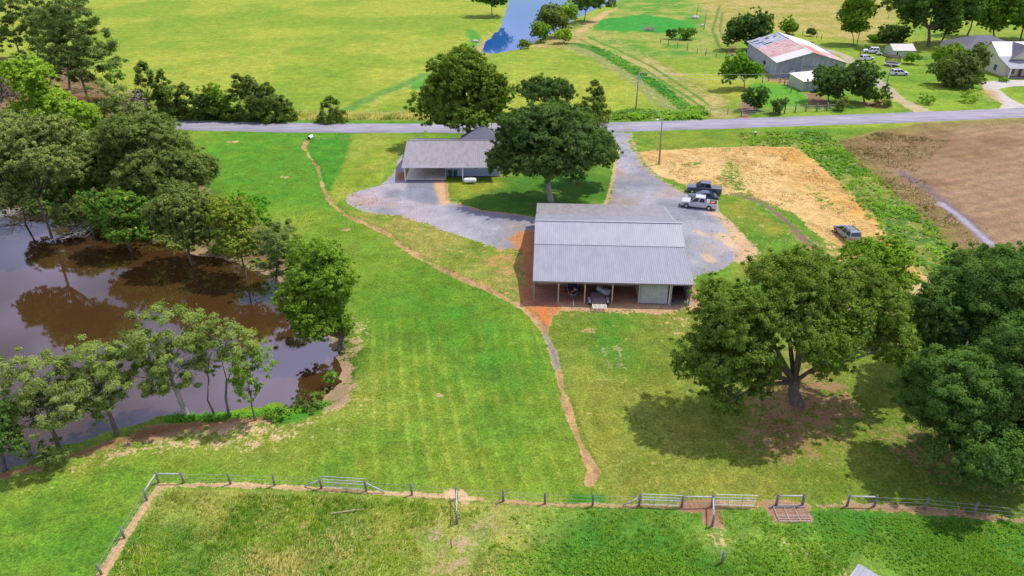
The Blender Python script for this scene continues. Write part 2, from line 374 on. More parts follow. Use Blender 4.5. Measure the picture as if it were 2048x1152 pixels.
w = reg([(1180,760),(1300,800),(1300,980),(1200,990)], 6, 5); veg(w*.5, C(150,158,56))
# left bottom bank
w = reg([(0,1000),(160,900),(330,860),(560,850),(700,760),(760,720),(800,800),(700,900),(500,940),(300,930),(100,1000)], 3, 4); veg(w*.8, mixc(C(128,160,44), C(158,168,60), nm)); bare(w, C(215,185,130), .26)
w = reg([(-200,1080),(150,960),(310,940),(560,960),(320,965),(200,1152),(-200,1400)], 3, 3); veg(w*.8, mixc(C(94,148,36), C(126,162,44), nm)); bm *= 1-w*.8
w = reg([(690,620),(760,650),(735,700),(700,730),(690,800),(665,820),(640,860),(520,905),(340,905),(130,955),(110,930),(330,850),(560,815),(640,800),(690,745),(670,690)], 1.8, 2.8); bare(w, C(208,180,132), .47, True)
# front field
FF = reg([(318,976),(560,982),(760,990),(900,1003),(1250,1014),(1420,1014),(1700,1022),(2300,1056),(2500,1500),(60,1500),(215,1140)], .35, .3)
veg(FF, mixc(C(110,150,48), C(172,176,76), nm*.6+nb*.4)); bm *= 1-FF; BARE = mixc(C(190,165,110), C(185,150,120), nm)*FF[:, None]+BARE*(1-FF[:, None])
w = FF*ss(0, 6, nx-G(1000,1080)[0]); veg(w, mixc(C(84,142,40), C(130,164,56), nm))
w = reg([(800,1050),(900,1040),(1000,1010),(1020,1060),(960,1120),(900,1250),(820,1250),(860,1100)], 1.2, 2.5); bare(w, C(182,156,120), .42)
w = reg([(1560,1060),(1640,1090),(1760,1150),(1700,1300),(1560,1200)], 1.2, 3); bare(w, C(195,175,120), .42)
w = reg([(1395,1055),(1450,1060),(1470,1100),(1420,1110)], .8, 1.5); bare(w, C(200,180,110), .5)
w = reg([(1140,980),(1210,985),(1215,1012),(1130,1010)], .8, 1); veg(w, C(66,140,32)); bm *= 1-w
# bare strips under the fence
w = line(GP([(317,971),(460,969),(560,974),(640,978),(740,984),(830,990),(915,995),(960,1000)]), .32, .25, .45); bare(w, C(212,184,130), .88)
w = line(GP([(322,972),(296,1004),(250,1075),(205,1150),(150,1260)]), .34, .2, .3); bare(w, C(204,172,124), .93)
w = line(GP([(898,988),(925,987),(932,1000)]), .55, .5, 1.2); bare(w, C(222,190,140), .9)
w = line(GP([(960,1001),(1100,1010),(1260,1012),(1420,1012),(1530,1008),(1620,1012)]), .35, .3, .6); bare(w, C(190,160,105), .7)
w = line(GP([(1370,1012),(1425,1014),(1425,1040)]), .8, .4, .6); bare(w, C(170,130,100), .95)
w = line(GP([(1640,1012),(1760,1014),(1860,1022),(1960,1032),(2150,1050)]), .5, .4, .9); bare(w, C(176,148,108), .72)
w = reg([(1530,1005),(1620,1005),(1630,1045),(1545,1045)], .5, .6); bare(w, C(175,135,105), .85)
# bare soil below the big trees
for q, c, a in (([(1470,740),(1560,720),(1720,760),(1760,830),(1700,900),(1560,960),(1470,880)], C(162,132,88), .58),
                ([(1700,850),(1850,840),(2000,880),(2100,1000),(1900,1000),(1760,920)], C(158,132,88), .5),
                ([(1560,690),(1640,690),(1740,790),(1640,880),(1520,860)], C(176,140,95), .58)):
    w = reg(q, 3.5, 5); bare(w, c, a, True)
# wood floor west of the yard and along the far shore
w = reg([(-500,90),(120,120),(240,190),(320,262),(400,330),(440,420),(560,470),(600,560),(690,640),(690,740),(660,700),(560,560),(400,500),(200,455),(-500,380)], 2.5, 4); veg(w, C(75,95,36)); bare(w, C(150,118,80), .6)
w = reg([(60,380),(160,370),(200,400),(150,415),(80,410)], 1.5, 2); veg(w, C(90,170,40)); bm *= 1-w
w = reg([(300,470),(560,530),(680,660),(690,740),(700,800),(640,830),(650,780),(660,720),(560,590),(400,520),(290,490)], 1.2, 2); bare(w, C(175,150,115), .8)
w = reg([(-100,965),(120,905),(300,850),(480,830),(620,815),(640,830),(480,850),(330,868),(130,925),(-100,985)], 1.0, 1.6); bare(w, C(150,112,70), .8)
w = reg([(520,830),(600,818),(660,800),(640,830),(560,850)], .7, 1); veg(w, C(80,150,40)); bm *= 1-w
w = reg([(140,190),(200,195),(190,222),(140,225)], 1, 2); bare(w, C(120,70,50), .9)
# far pond margins
w = reg([(945,95),(965,80),(985,60),(975,110),(940,112)], 1.5, 2.5); bare(w, C(185,155,120), .6)
w = reg([(1150,62),(1200,25),(1240,12),(1195,48),(1160,68)], 1.5, 2.5); bare(w, C(215,180,120), .6)
# weed band beside the straw field (dark lush ground)
BAND = GP([(1480,266),(1650,262),(1690,300),(1740,345),(1800,395),(1860,440),(1910,500),(1900,560),(1850,540),(1800,500),(1740,440),(1690,385),(1640,330),(1600,294),(1480,292)])
w = reg(None, 1.0, 1.5, BAND); veg(w, mixc(C(84,132,38), C(140,155,60), nm)); bare(w, C(190,165,100), .34)
w = line(GP([(893,353),(1000,352)]), .5, .3, .3); bare(w, C(120,95,75), .9)
# ---- named surfaces
STRAW = reg([(1268,304),(1330,298),(1450,294),(1592,292),(1640,328),(1696,380),(1760,448),(1800,500),(1850,560),(1760,560),(1690,498),(1650,484),(1590,432),(1550,412),(1490,392),(1440,388),(1372,372),(1330,356),(1288,335)], .7, 1.2)
bare(STRAW, mixc(C(226,192,124), C(222,170,86), ss(0, 14, nx-G(1560,400)[0])*.6+nm*.4), .78); tr_ = (np.sin((nx*.62+ny*.78)*math.pi/.9+(n_mid-.5)*6)*.5+.5)*STRAW*ss(.45,.6,n_mid); BARE *= (1-.2*tr_)[:, None]; BARE *= (1-.18*STRAW*ss(.5,.75,n_sm))[:, None]
w = reg([(1450,300),(1480,340),(1500,380),(1560,420),(1500,400),(1440,370)], 1.6, 2.5)*STRAW; bm -= w*.32
w = reg([(1600,360),(1640,380),(1700,430),(1640,420)], 1.2, 2)*STRAW; bm -= w*.22
w = line(GP([(1372,330),(1395,325)]), .8, .6)*STRAW; bm -= w*.4
w = line(GP([(1470,388),(1520,402),(1570,440),(1610,480),(1660,520),(1700,560)]), .8, .5, 1.2); bare(w, C(140,110,92), .62); VEG = mixc(VEG, VEG*0+C(110,125,50), w) if False else VEG
FIELD = reg([(1664,285),(1750,262),(1850,246),(2048,236),(2500,212),(2700,420),(2300,560),(2048,520),(1920,515),(1870,455),(1800,400),(1740,350),(1690,310)], 1.0, 2.0)
veg(FIELD, C(150,140,66)); dF = sdist(nx, ny, GP([(1660,275),(1750,262),(1850,246),(2048,236),(2600,205),(2700,420),(2300,560),(1920,515),(1800,400),(1690,310)]))
bare(FIELD, mixc(mixc(C(150,120,74), C(148,116,84), ss(2, 11, dF)), C(172,142,110), ns*.3+nb*.7), .70); bare(FIELD*ss(.52,.7,fbm(nx, ny, 13., 91, 4))*.8, C(138,104,76), .74, True)
fr = (np.sin((ny*.9-nx*.35)*math.pi/1.3+(n_mid-.5)*5)*.5+.5)*FIELD; BARE *= (1-.16*fr)[:, None]; bm -= FIELD*(1-ss(1, 9, dF))*.26
w = line(GP([(1800,345),(1850,375),(1890,408),(1930,440),(1980,488)]), .9, .7, 1.0)*FIELD; bare(w, C(128,112,110), .97)
w = line(GP([(1880,408),(1915,432),(1950,462),(1985,490)]), .6, .4, .5)*FIELD; bare(w, C(172,168,180), 1.0)
GRAV = reg([(1222,262),(1268,266),(1256,284),(1276,312),(1302,345),(1338,368),(1368,386),(1440,412),(1462,470),(1475,515),(1440,545),(1395,552),(1350,590),(1100,580),(1066,480),(1040,492),(1000,499),(960,487),(900,466),(850,447),(800,430),(730,424),(698,412),(690,400),(705,385),(762,370),(790,345),(792,320),(806,308),(812,350),(890,356),(892,402),(960,420),(1070,432),(1150,430),(1213,410),(1230,345),(1236,300)], .7, 1.1)
gcol = mixc(C(146,148,154), C(172,171,174), nm); gcol = mixc(gcol, C(178,160,138), ss(.55,.75,fbm(nx, ny, 4., 41, 4))*.6)
left = 1-ss(-10, -2, nx-G(960,450)[0]); gcol = mixc(gcol, C(182,170,172), left*.8*nm)
bare(GRAV, gcol, .86); RG = RG*(1-GRAV)+.8*GRAV
w = reg([(812,360),(882,360),(886,400),(870,412),(812,398)], .7, .5)*GRAV; bare(w, C(140,142,150), 1.0)
w = reg([(866,362),(895,362),(900,408),(880,412)], .5, .6); bare(w, C(214,176,128), .9)
w = reg([(700,388),(765,395),(750,415),(705,410)], 1, 1.5)*GRAV; bare(w, C(184,160,150), .72)
w = reg([(800,345),(815,345),(812,362),(795,358)], .5, .5); bare(w, C(196,118,70), .85)
for q, a in (([(1396,462),(1410,470)], .8), ([(1408,510),(1420,520)], .8), ([(1440,470),(1500,515)], 1.5)):
    w = line(GP(q), a*.6, .6, 1.0); bare(w, C(215,185,150), .8)
w = line(GP([(1428,425),(1450,440),(1475,470),(1500,500),(1490,520)]), 1.0, .8, 1.4); bare(w, C(214,180,138), .72)
w = line(GP([(892,362),(894,400),(960,421),(1066,433)]), .28, .2, .3); bare(w, C(190,150,105), .8)
w = line(GP([(1236,300),(1228,345),(1212,410)]), .35, .3, .5); bare(w, C(205,175,125), .75)
w = line(GP([(1262,272),(1277,312),(1303,345),(1338,368),(1368,384)]), .5, .4, .6); bare(w, C(180,165,120), .6)
ORANGE = reg([(1010,478),(1040,462),(1070,458),(1074,520),(1074,600),(1380,604),(1386,612),(1300,620),(1200,622),(1130,625),(1095,640),(1095,668),(1076,650),(1050,622),(1038,602),(1046,560),(1048,500)], .6, 1.2)
bare(ORANGE, mixc(C(205,142,88), C(190,128,76), nm), .80)
w = reg([(1074,440),(1340,440),(1400,604),(1400,612),(1060,612)], .5, .6); bare(w, mixc(C(204,150,108), C(176,128,100), nm), 1.0)
w = reg([(1120,606),(1380,606),(1420,612),(1400,625),(1120,626)], .6, 1.2); bare(w, C(206,170,125), .72, True)
w = reg([(1052,616),(1090,614),(1104,640),(1096,662),(1078,645)], .5, .8); bare(w, C(214,130,70), .92)
w = reg([(1250,600),(1300,590),(1380,600),(1384,610),(1330,612)], .5, .6); bare(w, C(165,155,150), .7)
pd = sdist(nx, ny, PATH, False)
wv = fbm(nx, ny, 5., 61, 3); DITCH = ss(-.62, -.22, pd+n_wob*.7+(wv-.5)*1.05); bare(DITCH, mixc(C(150,118,84), C(206,168,112), ns*.5+nm*.5), .92)
w = ss(-1.4, -.3, pd+n_wob*1.2)*(1-DITCH)*.42; bare(w, C(190,155,100), .42, True)
w = line(GP([(1090,670),(1108,705),(1114,735)]), .3, .2, .2); bare(w, C(150,145,135), 1)
w = line(GP([(616,276),(640,277),(700,277)]), .25, .2, .3); bare(w, C(150,110,70), .7)
for (px, py, r) in ((570,353,1.0),(689,460,.8),(468,283,1.2),(727,845,.5),(880,790,.4),(1180,660,.9),(1312,924,.4)):
    c = G(px, py); w = ss(-.5, .5, r-np.hypot(nx-c[0], (ny-c[1])*1.3)+n_wob*1.5); bare(w, C(200,165,115), .7)
# residential drives
DRIVE = reg([(1958,164),(2010,160),(2300,158),(2300,172),(2030,172),(1998,178),(2020,196),(2060,216),(1998,219),(2004,208),(1975,190)], .4, .3); bare(DRIVE, C(205,198,186), 1.0)
LANE = line(GP([(1655,100),(1690,112),(1735,150),(1775,180),(1800,200),(1850,222)]), 2.0, .8, .9); bare(LANE, mixc(C(170,165,160), C(190,176,140), nm), .74)
w = line(GP([(1790,198),(1820,212),(1840,224)]), 1.8, 1.0, .8); bare(w, C(196,180,130), .72)
w = reg([(1950,175),(1985,180),(2010,212),(1960,200)], 1.5, 2); bare(w, C(195,165,110), .42, True)
# ditch depth, painted bank shade and heights
zz = gz(nx, ny)-.16*ss(-.9, -.1, pd)*ss(-.2, .2, n_wob+.2)
w = ss(-.14, -.02, -np.abs(pd+.62))*ss(.45,.6,n_sm)*(1-GRAV); BARE *= (1-.3*w)[:, None]; VEG = VEG*(1-.25*w)[:, None]  # shade of the ditch banks painted as darker lines along the path edges
zz += (n_sm-.5)*.10*(1-GRAV)
Z_[near] = zz
V = np.stack([gx, gy, Z_], 1)
ny_, nx_ = len(ys), len(u)
I = np.arange(ny_*nx_).reshape(ny_, nx_)
F = np.stack([I[:-1, :-1], I[:-1, 1:], I[1:, 1:], I[1:, :-1]], -1).reshape(-1, 4)
VEG = VEG*np.array([.83, .83, .95])*(.88+.24*n_sm)[:, None]
vc = np.tile(C(150,176,50)*.86, (len(gx), 1)); vc[near] = VEG
bc = np.tile(C(190,180,110), (len(gx), 1)); bc[near] = np.clip(BARE, 0, 1)
bmA = np.zeros(len(gx)); bmA[near] = np.clip(bm, 0, 1)
rgA = np.full(len(gx), .5); rgA[near] = RG
def full(m): a = np.zeros(len(gx)); a[near] = m; return a
cls = np.zeros(len(gx), int)
for i, m in enumerate((FIELD, STRAW, GRAV, DITCH, DRIVE, LANE), 1): cls[full(m) > .5] = i
fc = cls[F[:, 0]]

def ground_mat():
    m = bpy.data.materials.new('ground_cover'); m.use_nodes = True; nt = m.node_tree; b = nt.nodes['Principled BSDF']; l = nt.links.new
    A_ = {k: N(nt, 'ShaderNodeAttribute', attribute_name=k) for k in ('veg', 'bare', 'bm', 'rg')}
    tc = N(nt, 'ShaderNodeTexCoord')
    def noise(sc, det=4, ro=.6, dist=0): 
        n = N(nt, 'ShaderNodeTexNoise', inp={'Scale': sc, 'Detail': float(det), 'Roughness': ro, 'Distortion': dist}); l(tc.outputs['Object'], n.inputs['Vector']); return n
    def mth(op, a, c, cl=False):
        n = N(nt, 'ShaderNodeMath', operation=op, use_clamp=cl)
        for i, v in enumerate((a, c)):
            if isinstance(v, (int, float)): n.inputs[i].default_value = v
            else: l(v, n.inputs[i])
        return n.outputs[0]
    def mr(v, a, c, d, e, t='LINEAR'):
        n = N(nt, 'ShaderNodeMapRange', interpolation_type=t, inp={'From Min': a, 'From Max': c, 'To Min': d, 'To Max': e}); l(v, n.inputs['Value']); return n.outputs[0]
    nE = noise(.32, 9, .78); nA = noise(.9, 7, .68); nB = noise(3.3, 5, .7); nC = noise(9.0, 3, .7); nD = noise(.28, 5, .6)
    # cover threshold
    e = mth('ADD', mth('MULTIPLY', mth('SUBTRACT', nA.outputs[0], .5), 1.9), mth('MULTIPLY', mth('SUBTRACT', nB.outputs[0], .5), 1.1))
    t = mr(mth('ADD', A_['bm'].outputs['Fac'], e), .42, .62, 0, 1, 'SMOOTHSTEP')
    lo = mr(A_['bm'].outputs['Fac'], .02, .10, 0, 1); hi = mr(A_['bm'].outputs['Fac'], .88, .98, 0, 1)
    t = mth('MAXIMUM', mth('MULTIPLY', t, lo), hi)
    # grass colour
    hs = N(nt, 'ShaderNodeHueSaturation'); l(A_['veg'].outputs['Color'], hs.inputs['Color'])
    l(mr(nD.outputs[0], .3, .7, .52, .485), hs.inputs['Hue']); hs.inputs['Saturation'].default_value = 1.0
    vv = mth('MULTIPLY', mr(nC.outputs[0], .3, .7, .52, 1.5), mr(nB.outputs[0], .3, .7, .58, 1.42))
    vv = mth('MULTIPLY', vv, mr(nA.outputs[0], .3, .7, .82, 1.2)); vv = mth('MULTIPLY', vv, mr(nE.outputs[0], .3, .7, .68, 1.34)); l(vv, hs.inputs['Value'])
    hb = N(nt, 'ShaderNodeHueSaturation'); l(A_['bare'].outputs['Color'], hb.inputs['Color'])
    hb.inputs['Saturation'].default_value = 1.0
    l(mth('MULTIPLY', mth('MULTIPLY', mr(nC.outputs[0], .25, .75, .62, 1.38), mr(nB.outputs[0], .25, .75, .70, 1.28)), mr(nE.outputs[0], .3, .7, .76, 1.24)), hb.inputs['Value'])
    mx = N(nt, 'ShaderNodeMix', data_type='RGBA'); l(t, mx.inputs['Factor']); l(hs.outputs[0], mx.inputs['A']); l(hb.outputs[0], mx.inputs['B'])
    l(mx.outputs['Result'], b.inputs['Base Color']); b.inputs['Roughness'].default_value = .95; b.inputs['Specular IOR Level'].default_value = .15
    bp = N(nt, 'ShaderNodeBump', inp={'Strength': .8, 'Distance': .16}); l(mth('ADD', nB.outputs[0], mth('MULTIPLY', nC.outputs[0], .6)), bp.inputs['Height']); l(bp.outputs[0], b.inputs['Normal'])
    return m
GM = ground_mat()
names = ['ground', 'ploughed_field', 'straw_patch', 'gravel_drive', 'washed_out_path', 'concrete_driveway', 'gravel_lane']
for i, nme in enumerate(names):
    f = F[fc == i]
    if not len(f): continue
    use, inv = np.unique(f, return_inverse=True)
    o = mesh_np(nme, V[use], inv.reshape(-1, 4), GM, None, {'veg': ('FLOAT_COLOR', np.c_[vc[use], np.ones(len(use))]), 'bare': ('FLOAT_COLOR', np.c_[bc[use], np.ones(len(use))]),
        'bm': ('FLOAT', bmA[use]), 'rg': ('FLOAT', rgA[use])}, smooth=True)
    tag(o, kind='structure')

# water
def water(name, P, col, ior):
    m = bpy.data.materials.new(name); m.use_nodes = True; nt = m.node_tree; b = nt.nodes['Principled BSDF']
    b.inputs['Base Color'].default_value = (*col, 1); b.inputs['Roughness'].default_value = .035; b.inputs['IOR'].default_value = ior
    t = N(nt, 'ShaderNodeTexCoord'); n = N(nt, 'ShaderNodeTexNoise', inp={'Scale': .9, 'Detail': 4.0}); nt.links.new(t.outputs['Object'], n.inputs['Vector'])
    bp = N(nt, 'ShaderNodeBump', inp={'Strength': .12, 'Distance': .03}); nt.links.new(n.outputs[0], bp.inputs['Height']); nt.links.new(bp.outputs[0], b.inputs['Normal'])
    lo, hi = P.min(0)-6, P.max(0)+6
    o = mesh_np(name, [(lo[0], lo[1], WZ), (hi[0], lo[1], WZ), (hi[0], hi[1], WZ), (lo[0], hi[1], WZ)], [(0, 1, 2, 3)], m); tag(o, kind='structure')
water('pond_water', POND, (.058, .030, .010), 2.25)
water('far_pond_water', POND2, (.02, .095, .28), 1.27)  # blue base colour stands in for the sky mirrored in this water

# road: a sheet with real edges following the pixels of both verges
def strip(name, top, bot, z, m, n=160):
    T = GP(top); B_ = GP(bot); xs = np.linspace(max(T[0, 0], B_[0, 0]), min(T[-1, 0], B_[-1, 0]), n)
    yt = np.interp(xs, T[:, 0], T[:, 1]); yb = np.interp(xs, B_[:, 0], B_[:, 1])
    j1 = (vnoise(xs*1.3, xs*0+3, 5)-.5)*.25; j2 = (vnoise(xs*1.3, xs*0+9, 6)-.5)*.25
    V_ = np.r_[np.c_[xs, yb+j1, xs*0+z], np.c_[xs, yt+j2, xs*0+z], np.c_[xs, yb+j1-.15, xs*0-.3], np.c_[xs, yt+j2+.15, xs*0-.3]]
    i = np.arange(n-1); F_ = np.r_[np.c_[i, i+1, i+1+n, i+n], np.c_[i+2*n, i+1+2*n, i+1, i], np.c_[i+n, i+1+n, i+1+3*n, i+3*n]]
    return mesh_np(name, V_, F_, m)
mr_ = mat('asphalt', tuple(C(160,156,164)), .9, var=.24, vscale=.6, bump=.3, bscale=8, stretch=(.25,1.4,1))
rd = strip('road', [(-900,215),(280,237),(400,242),(560,246),(760,248),(1000,247),(1250,245),(1400,240),(1600,233),(1800,226),(2048,216),(2900,180)],
               [(-900,235),(260,254),(400,261),(560,264),(760,266),(1000,266),(1250,263),(1400,259),(1600,252),(1800,246),(2048,235),(2900,198)], .06, mr_, 400)
tag(rd, kind='structure')
# ------------------------------------------------------------------ foliage
def leaf_mat(name, c_lo, c_hi, trans=.42, c_alt=None, alt=.0):
    m = bpy.data.materials.new(name); m.use_nodes = True; nt = m.node_tree; nt.nodes.clear(); l = nt.links.new
    at = N(nt, 'ShaderNodeAttribute', attribute_name='lv')
    rp = N(nt, 'ShaderNodeValToRGB'); e = rp.color_ramp.elements; e[0].position = .1; e[1].position = .9
    e[0].color = (*c_lo, 1); e[1].color = (*c_hi, 1)
    if c_alt is not None:
        x = e.new(1-alt); x.color = (*c_hi, 1); x = e.new(min(.999, 1-alt+.02)); x.color = (*c_alt, 1); e[len(e)-1].color = (*c_alt, 1)
    l(at.outputs['Fac'], rp.inputs[0])
    d = N(nt, 'ShaderNodeBsdfDiffuse'); t = N(nt, 'ShaderNodeBsdfTranslucent'); g = N(nt, 'ShaderNodeBsdfGlossy', inp={'Roughness': .45, 'Color': (1, 1, 1, 1)})
    mu = N(nt, 'ShaderNodeMix', data_type='RGBA', blend_type='MULTIPLY'); mu.inputs['Factor'].default_value = 1; mu.inputs['B'].default_value = (1.25, 1.35, .6, 1)
    l(rp.outputs[0], mu.inputs['A']); l(rp.outputs[0], d.inputs['Color']); l(mu.outputs['Result'], t.inputs['Color'])
    mx = N(nt, 'ShaderNodeMixShader'); mx.inputs[0].default_value = trans; l(d.outputs[0], mx.inputs[1]); l(t.outputs[0], mx.inputs[2])
    m2 = N(nt, 'ShaderNodeMixShader'); m2.inputs[0].default_value = .0; l(mx.outputs[0], m2.inputs[1]); l(g.outputs[0], m2.inputs[2])
    o = N(nt, 'ShaderNodeOutputMaterial'); l(m2.outputs[0], o.inputs[0]); return m
LM = {
 'oak': leaf_mat('oak_leaves', (0.120,0.216,0.029), (0.260,0.375,0.050)),
 'pecan': leaf_mat('pecan_leaves', (.115,.205,.03), (.26,.37,.055)),
 'deep': leaf_mat('deep_green_leaves', (0.077,0.175,0.036), (0.174,0.291,0.054)),
 'dark': leaf_mat('dark_leaves', (0.070,0.154,0.039), (0.168,0.263,0.062)),
 'bright': leaf_mat('bright_leaves', (0.147,0.280,0.031), (0.302,0.470,0.050)),
 'yellow': leaf_mat('yellow_green_leaves', (0.241,0.430,0.039), (0.437,0.600,0.067)),
 'pine': leaf_mat('pine_needles', (0.154,0.224,0.056), (0.336,0.403,0.101), .3),
 'pineb': leaf_mat('bright_pine_needles', (0.154,0.238,0.049), (0.347,0.437,0.095), .3),
 'pined': leaf_mat('dark_pine_needles', (0.105,0.179,0.046), (0.212,0.300,0.067), .25),
 'cedar': leaf_mat('cedar_needles', (0.088,0.171,0.029), (0.192,0.278,0.045), .25),
 'olive': leaf_mat('olive_leaves', (0.137,0.216,0.046), (0.260,0.338,0.084)),
 'flower': leaf_mat('leaves_with_seed_heads', (0.088,0.216,0.034), (0.192,0.345,0.045), .35, (.60,.52,.12), .14),
 'rust': leaf_mat('leaves_with_rusty_tips', (0.161,0.269,0.034), (0.328,0.420,0.056), .35, (.45,.22,.05), .12),
 'twig': leaf_mat('bare_twigs', (.16,.125,.095), (.30,.25,.2), 0),
 'weed': leaf_mat('weed_leaves', (0.120,0.287,0.029), (0.287,0.495,0.050)),
 'weedb': leaf_mat('lush_leaves', (0.097,0.305,0.029), (0.232,0.525,0.050)),
  'straw': leaf_mat('dry_grass_blades', (.30,.37,.08), (.70,.62,.26), .4),
 'hay': leaf_mat('scattered_straw', (.40,.27,.11), (.72,.55,.30), .2),
 'stubble': leaf_mat('stubble', (.20,.15,.07), (.42,.33,.19), .2),
 'lawn': leaf_mat('lawn_blades', (.11,.24,.02), (.30,.42,.06), .4),
 'reed': leaf_mat('green_grass_blades', (0.129,0.287,0.027), (0.368,0.511,0.062), .4),
}
def quads(c, nrm, size, asp, rng, up=None):
    """leaf quads centred at c; returns verts (n*4,3)"""
    n = len(c); nrm = nrm/np.maximum(np.linalg.norm(nrm, axis=1, keepdims=True), 1e-6)
    a = up if up is not None else rng.normal(size=(n, 3)); t = a-(a*nrm).sum(1, keepdims=True)*nrm; t /= np.maximum(np.linalg.norm(t, axis=1, keepdims=True), 1e-6)
    b = np.cross(nrm, t); s = size[:, None] if hasattr(size, '__len__') else size
    w = s*asp
    return np.stack([c-t*s*.5, c+b*w*.5+t*s*.05, c+t*s*.5, c-b*w*.5+t*s*.05], 1).reshape(-1, 3)
def unit(rng, n):
    v = rng.normal(size=(n, 3)); return v/np.linalg.norm(v, axis=1, keepdims=True)
PXL = 1.0
def crown_mesh(lobes, style, rng, sc, dens=1.0, leaf=None, low=False):
    """lobes: list of (centre(3), radii(3)); sc = 1024-wide pixels per metre"""
    allv, alll, alln, subs = [], [], [], []
    pine = style in ('pine',)
    lsz = (leaf or np.clip(2.1/sc, .15, .6))
    for (c, r) in lobes:
        c = np.array(c); r = np.array(r); Rm = float(np.cbrt(r.prod()))
        rc = np.clip(Rm*(.36 if not pine else .30), .35, 1.75)
        ns_ = int(np.clip((2.5 if not pine else 1.9)*(Rm/rc)**2*2.0, 6, 150))
        ns_ = int(ns_*2.2) if style == 'cone' else ns_
        d = unit(rng, ns_*2); keep = d[:, 2]+rng.random(ns_*2)*1.0 > (-.35 if not low else -.9); d = d[keep][:ns_]
        rad = rng.uniform(.62, 1.0, len(d))**.7
        if style == 'cone': 
            h = rng.random(len(d))**1.3; an = rng.uniform(0, 6.283, len(d)); rr = (1-h)**.55*rng.uniform(.5, 1, len(d))
            P = np.stack([c[0]+r[0]*rr*np.cos(an), c[1]+r[1]*rr*np.sin(an), c[2]-r[2]+2*r[2]*h*.96], 1); rc_ = rc*(1-.6*h)*.8
        else:
            P = c+d*r*rad[:, None]*(1-.25*rc/Rm); rc_ = rc*rng.uniform(.5, 1.2, len(d)); e_ = rng.random(len(d)) < .28; P[e_] = c+d[e_]*r*rng.uniform(1.0, 1.2, (e_.sum(), 1)); rc_[e_] *= .55
        cl = rng.random(len(P))
        area = math.pi*r[0]*max(r[2], r[0]*.6)*sc*sc
        nl = int(np.clip(area*2.6*dens/(max(lsz*sc, 1.0)**2/6.5), 200, 60000)); per = max(4, nl//max(1, len(P)))
        k = np.repeat(np.arange(len(P)), per); dd = unit(rng, len(k)); q = np.clip(np.abs(rng.normal(size=len(k)))*.36+.42*rng.random(len(k))**.5, 0, 1.7)
        pos = P[k]+dd*(rc_[k] if hasattr(rc_, '__len__') else rc_)[:, None]*q[:, None]*np.array([1, 1, .62 if pine else .75])
        outv = P[k]-c; outv /= np.maximum(np.linalg.norm(outv, axis=1, keepdims=True), 1e-6)
        nr = dd*.75+outv*.35+np.array([0, 0, .55])+rng.normal(size=dd.shape)*.42
        s = lsz*rng.uniform(.55, 1.3, len(k))
        cn_ = dd*q[:, None]*.75+outv*.6+np.array([0, 0, .38])+rng.normal(size=dd.shape)*.30; cn_ /= np.linalg.norm(cn_, axis=1, keepdims=True); alln.append(np.repeat(cn_, 4, 0))
        if pine or style == 'cone': allv.append(quads(pos, nr, s*1.25, .34 if pine else .4, rng))
        else: allv.append(quads(pos, nr, s, .58, rng))
        alll.append(np.repeat(np.clip(.10+.48*cl[k]+.44*rng.random(len(k))+.0*dd[:, 2], 0, 1), 4))
        # sparse interior leaves
        subs += [(p, rc) for p in P]
    V_ = np.concatenate(allv); lv = np.concatenate(alll)
    return V_, np.arange(len(V_)).reshape(-1, 4), lv, subs, np.concatenate(alln)
def limbs(base, lobes, subs, rng, r0, fork, multi=1, nb=34):
    mb = MB(); base = np.array(base); cc = np.mean([l[0] for l in lobes], 0)
    for q in range(multi):
        off = np.array([rng.uniform(-.4, .4)*(multi > 1)*2, rng.uniform(-.2, .2)*(multi > 1), 0]); b0 = base+off
        top = np.array([b0[0]+(cc[0]-b0[0])*.35+off[0]*1.5, b0[1]+(cc[1]-b0[1])*.35, b0[2]+fork])
        rr = r0/multi**.5
        mid = (b0+top)/2+rng.normal(size=3)*np.array([.15, .15, 0])*min(1, fork/4)
        mb.tube([b0-np.array([0, 0, .3]), b0+np.array([0, 0, .25]), mid, top], [rr*1.5, rr*1.12, rr*.9, rr*.75], 9)
        pick = [lobes[i_] for i_ in rng.permutation(len(lobes))[:12]]
        for (c, r) in pick:
            tgt = np.array(c)+rng.normal(size=3)*r*.1; m1 = top+(tgt-top)*.5+np.array([0, 0, .12*np.linalg.norm(tgt-top)])*.6+rng.normal(size=3)*.2
            mb.tube([top-np.array([0, 0, .3]), m1, tgt], [rr*.42, rr*.26, rr*.10], 7)
        idx = rng.permutation(len(subs))[:nb//multi]
        for i in idx:
            p, rc = subs[i]; j = int(np.argmin([np.linalg.norm(l[0]-p) for l in lobes])); c = np.array(lobes[j][0])
            j2 = int(np.argmin([np.linalg.norm(l[0]-p) for l in pick])); c = np.array(pick[j2][0]); st_ = top+(c-top)*rng.uniform(.35, .95); m1 = (st_+p)/2+rng.normal(size=3)*.25
            mb.tube([st_, m1, p], [rr*.24, rr*.15, rr*.05], 5)
    return mb
def lobe_from_px(x0, y0, x1, y1, Y, dy=0.0, depth=1.0):
    cx, cy = (x0+x1)/2, (y0+y1)/2; c = atY(cx, cy, Y+dy); s = ppm(c); rx = (x1-x0)/2/s; ry = rx*depth
    phi = math.atan2(CAMH-c[2], c[1]); h = (y1-y0)/2/s
    v = h*h-(ry*math.sin(phi))**2
    rz = math.sqrt(v)/math.cos(phi) if v > 0 else .3*rx
    rz = max(rz, .45*min(rx, h*1.3))
    return c, np.array([rx, ry, rz])
SEED = [100]
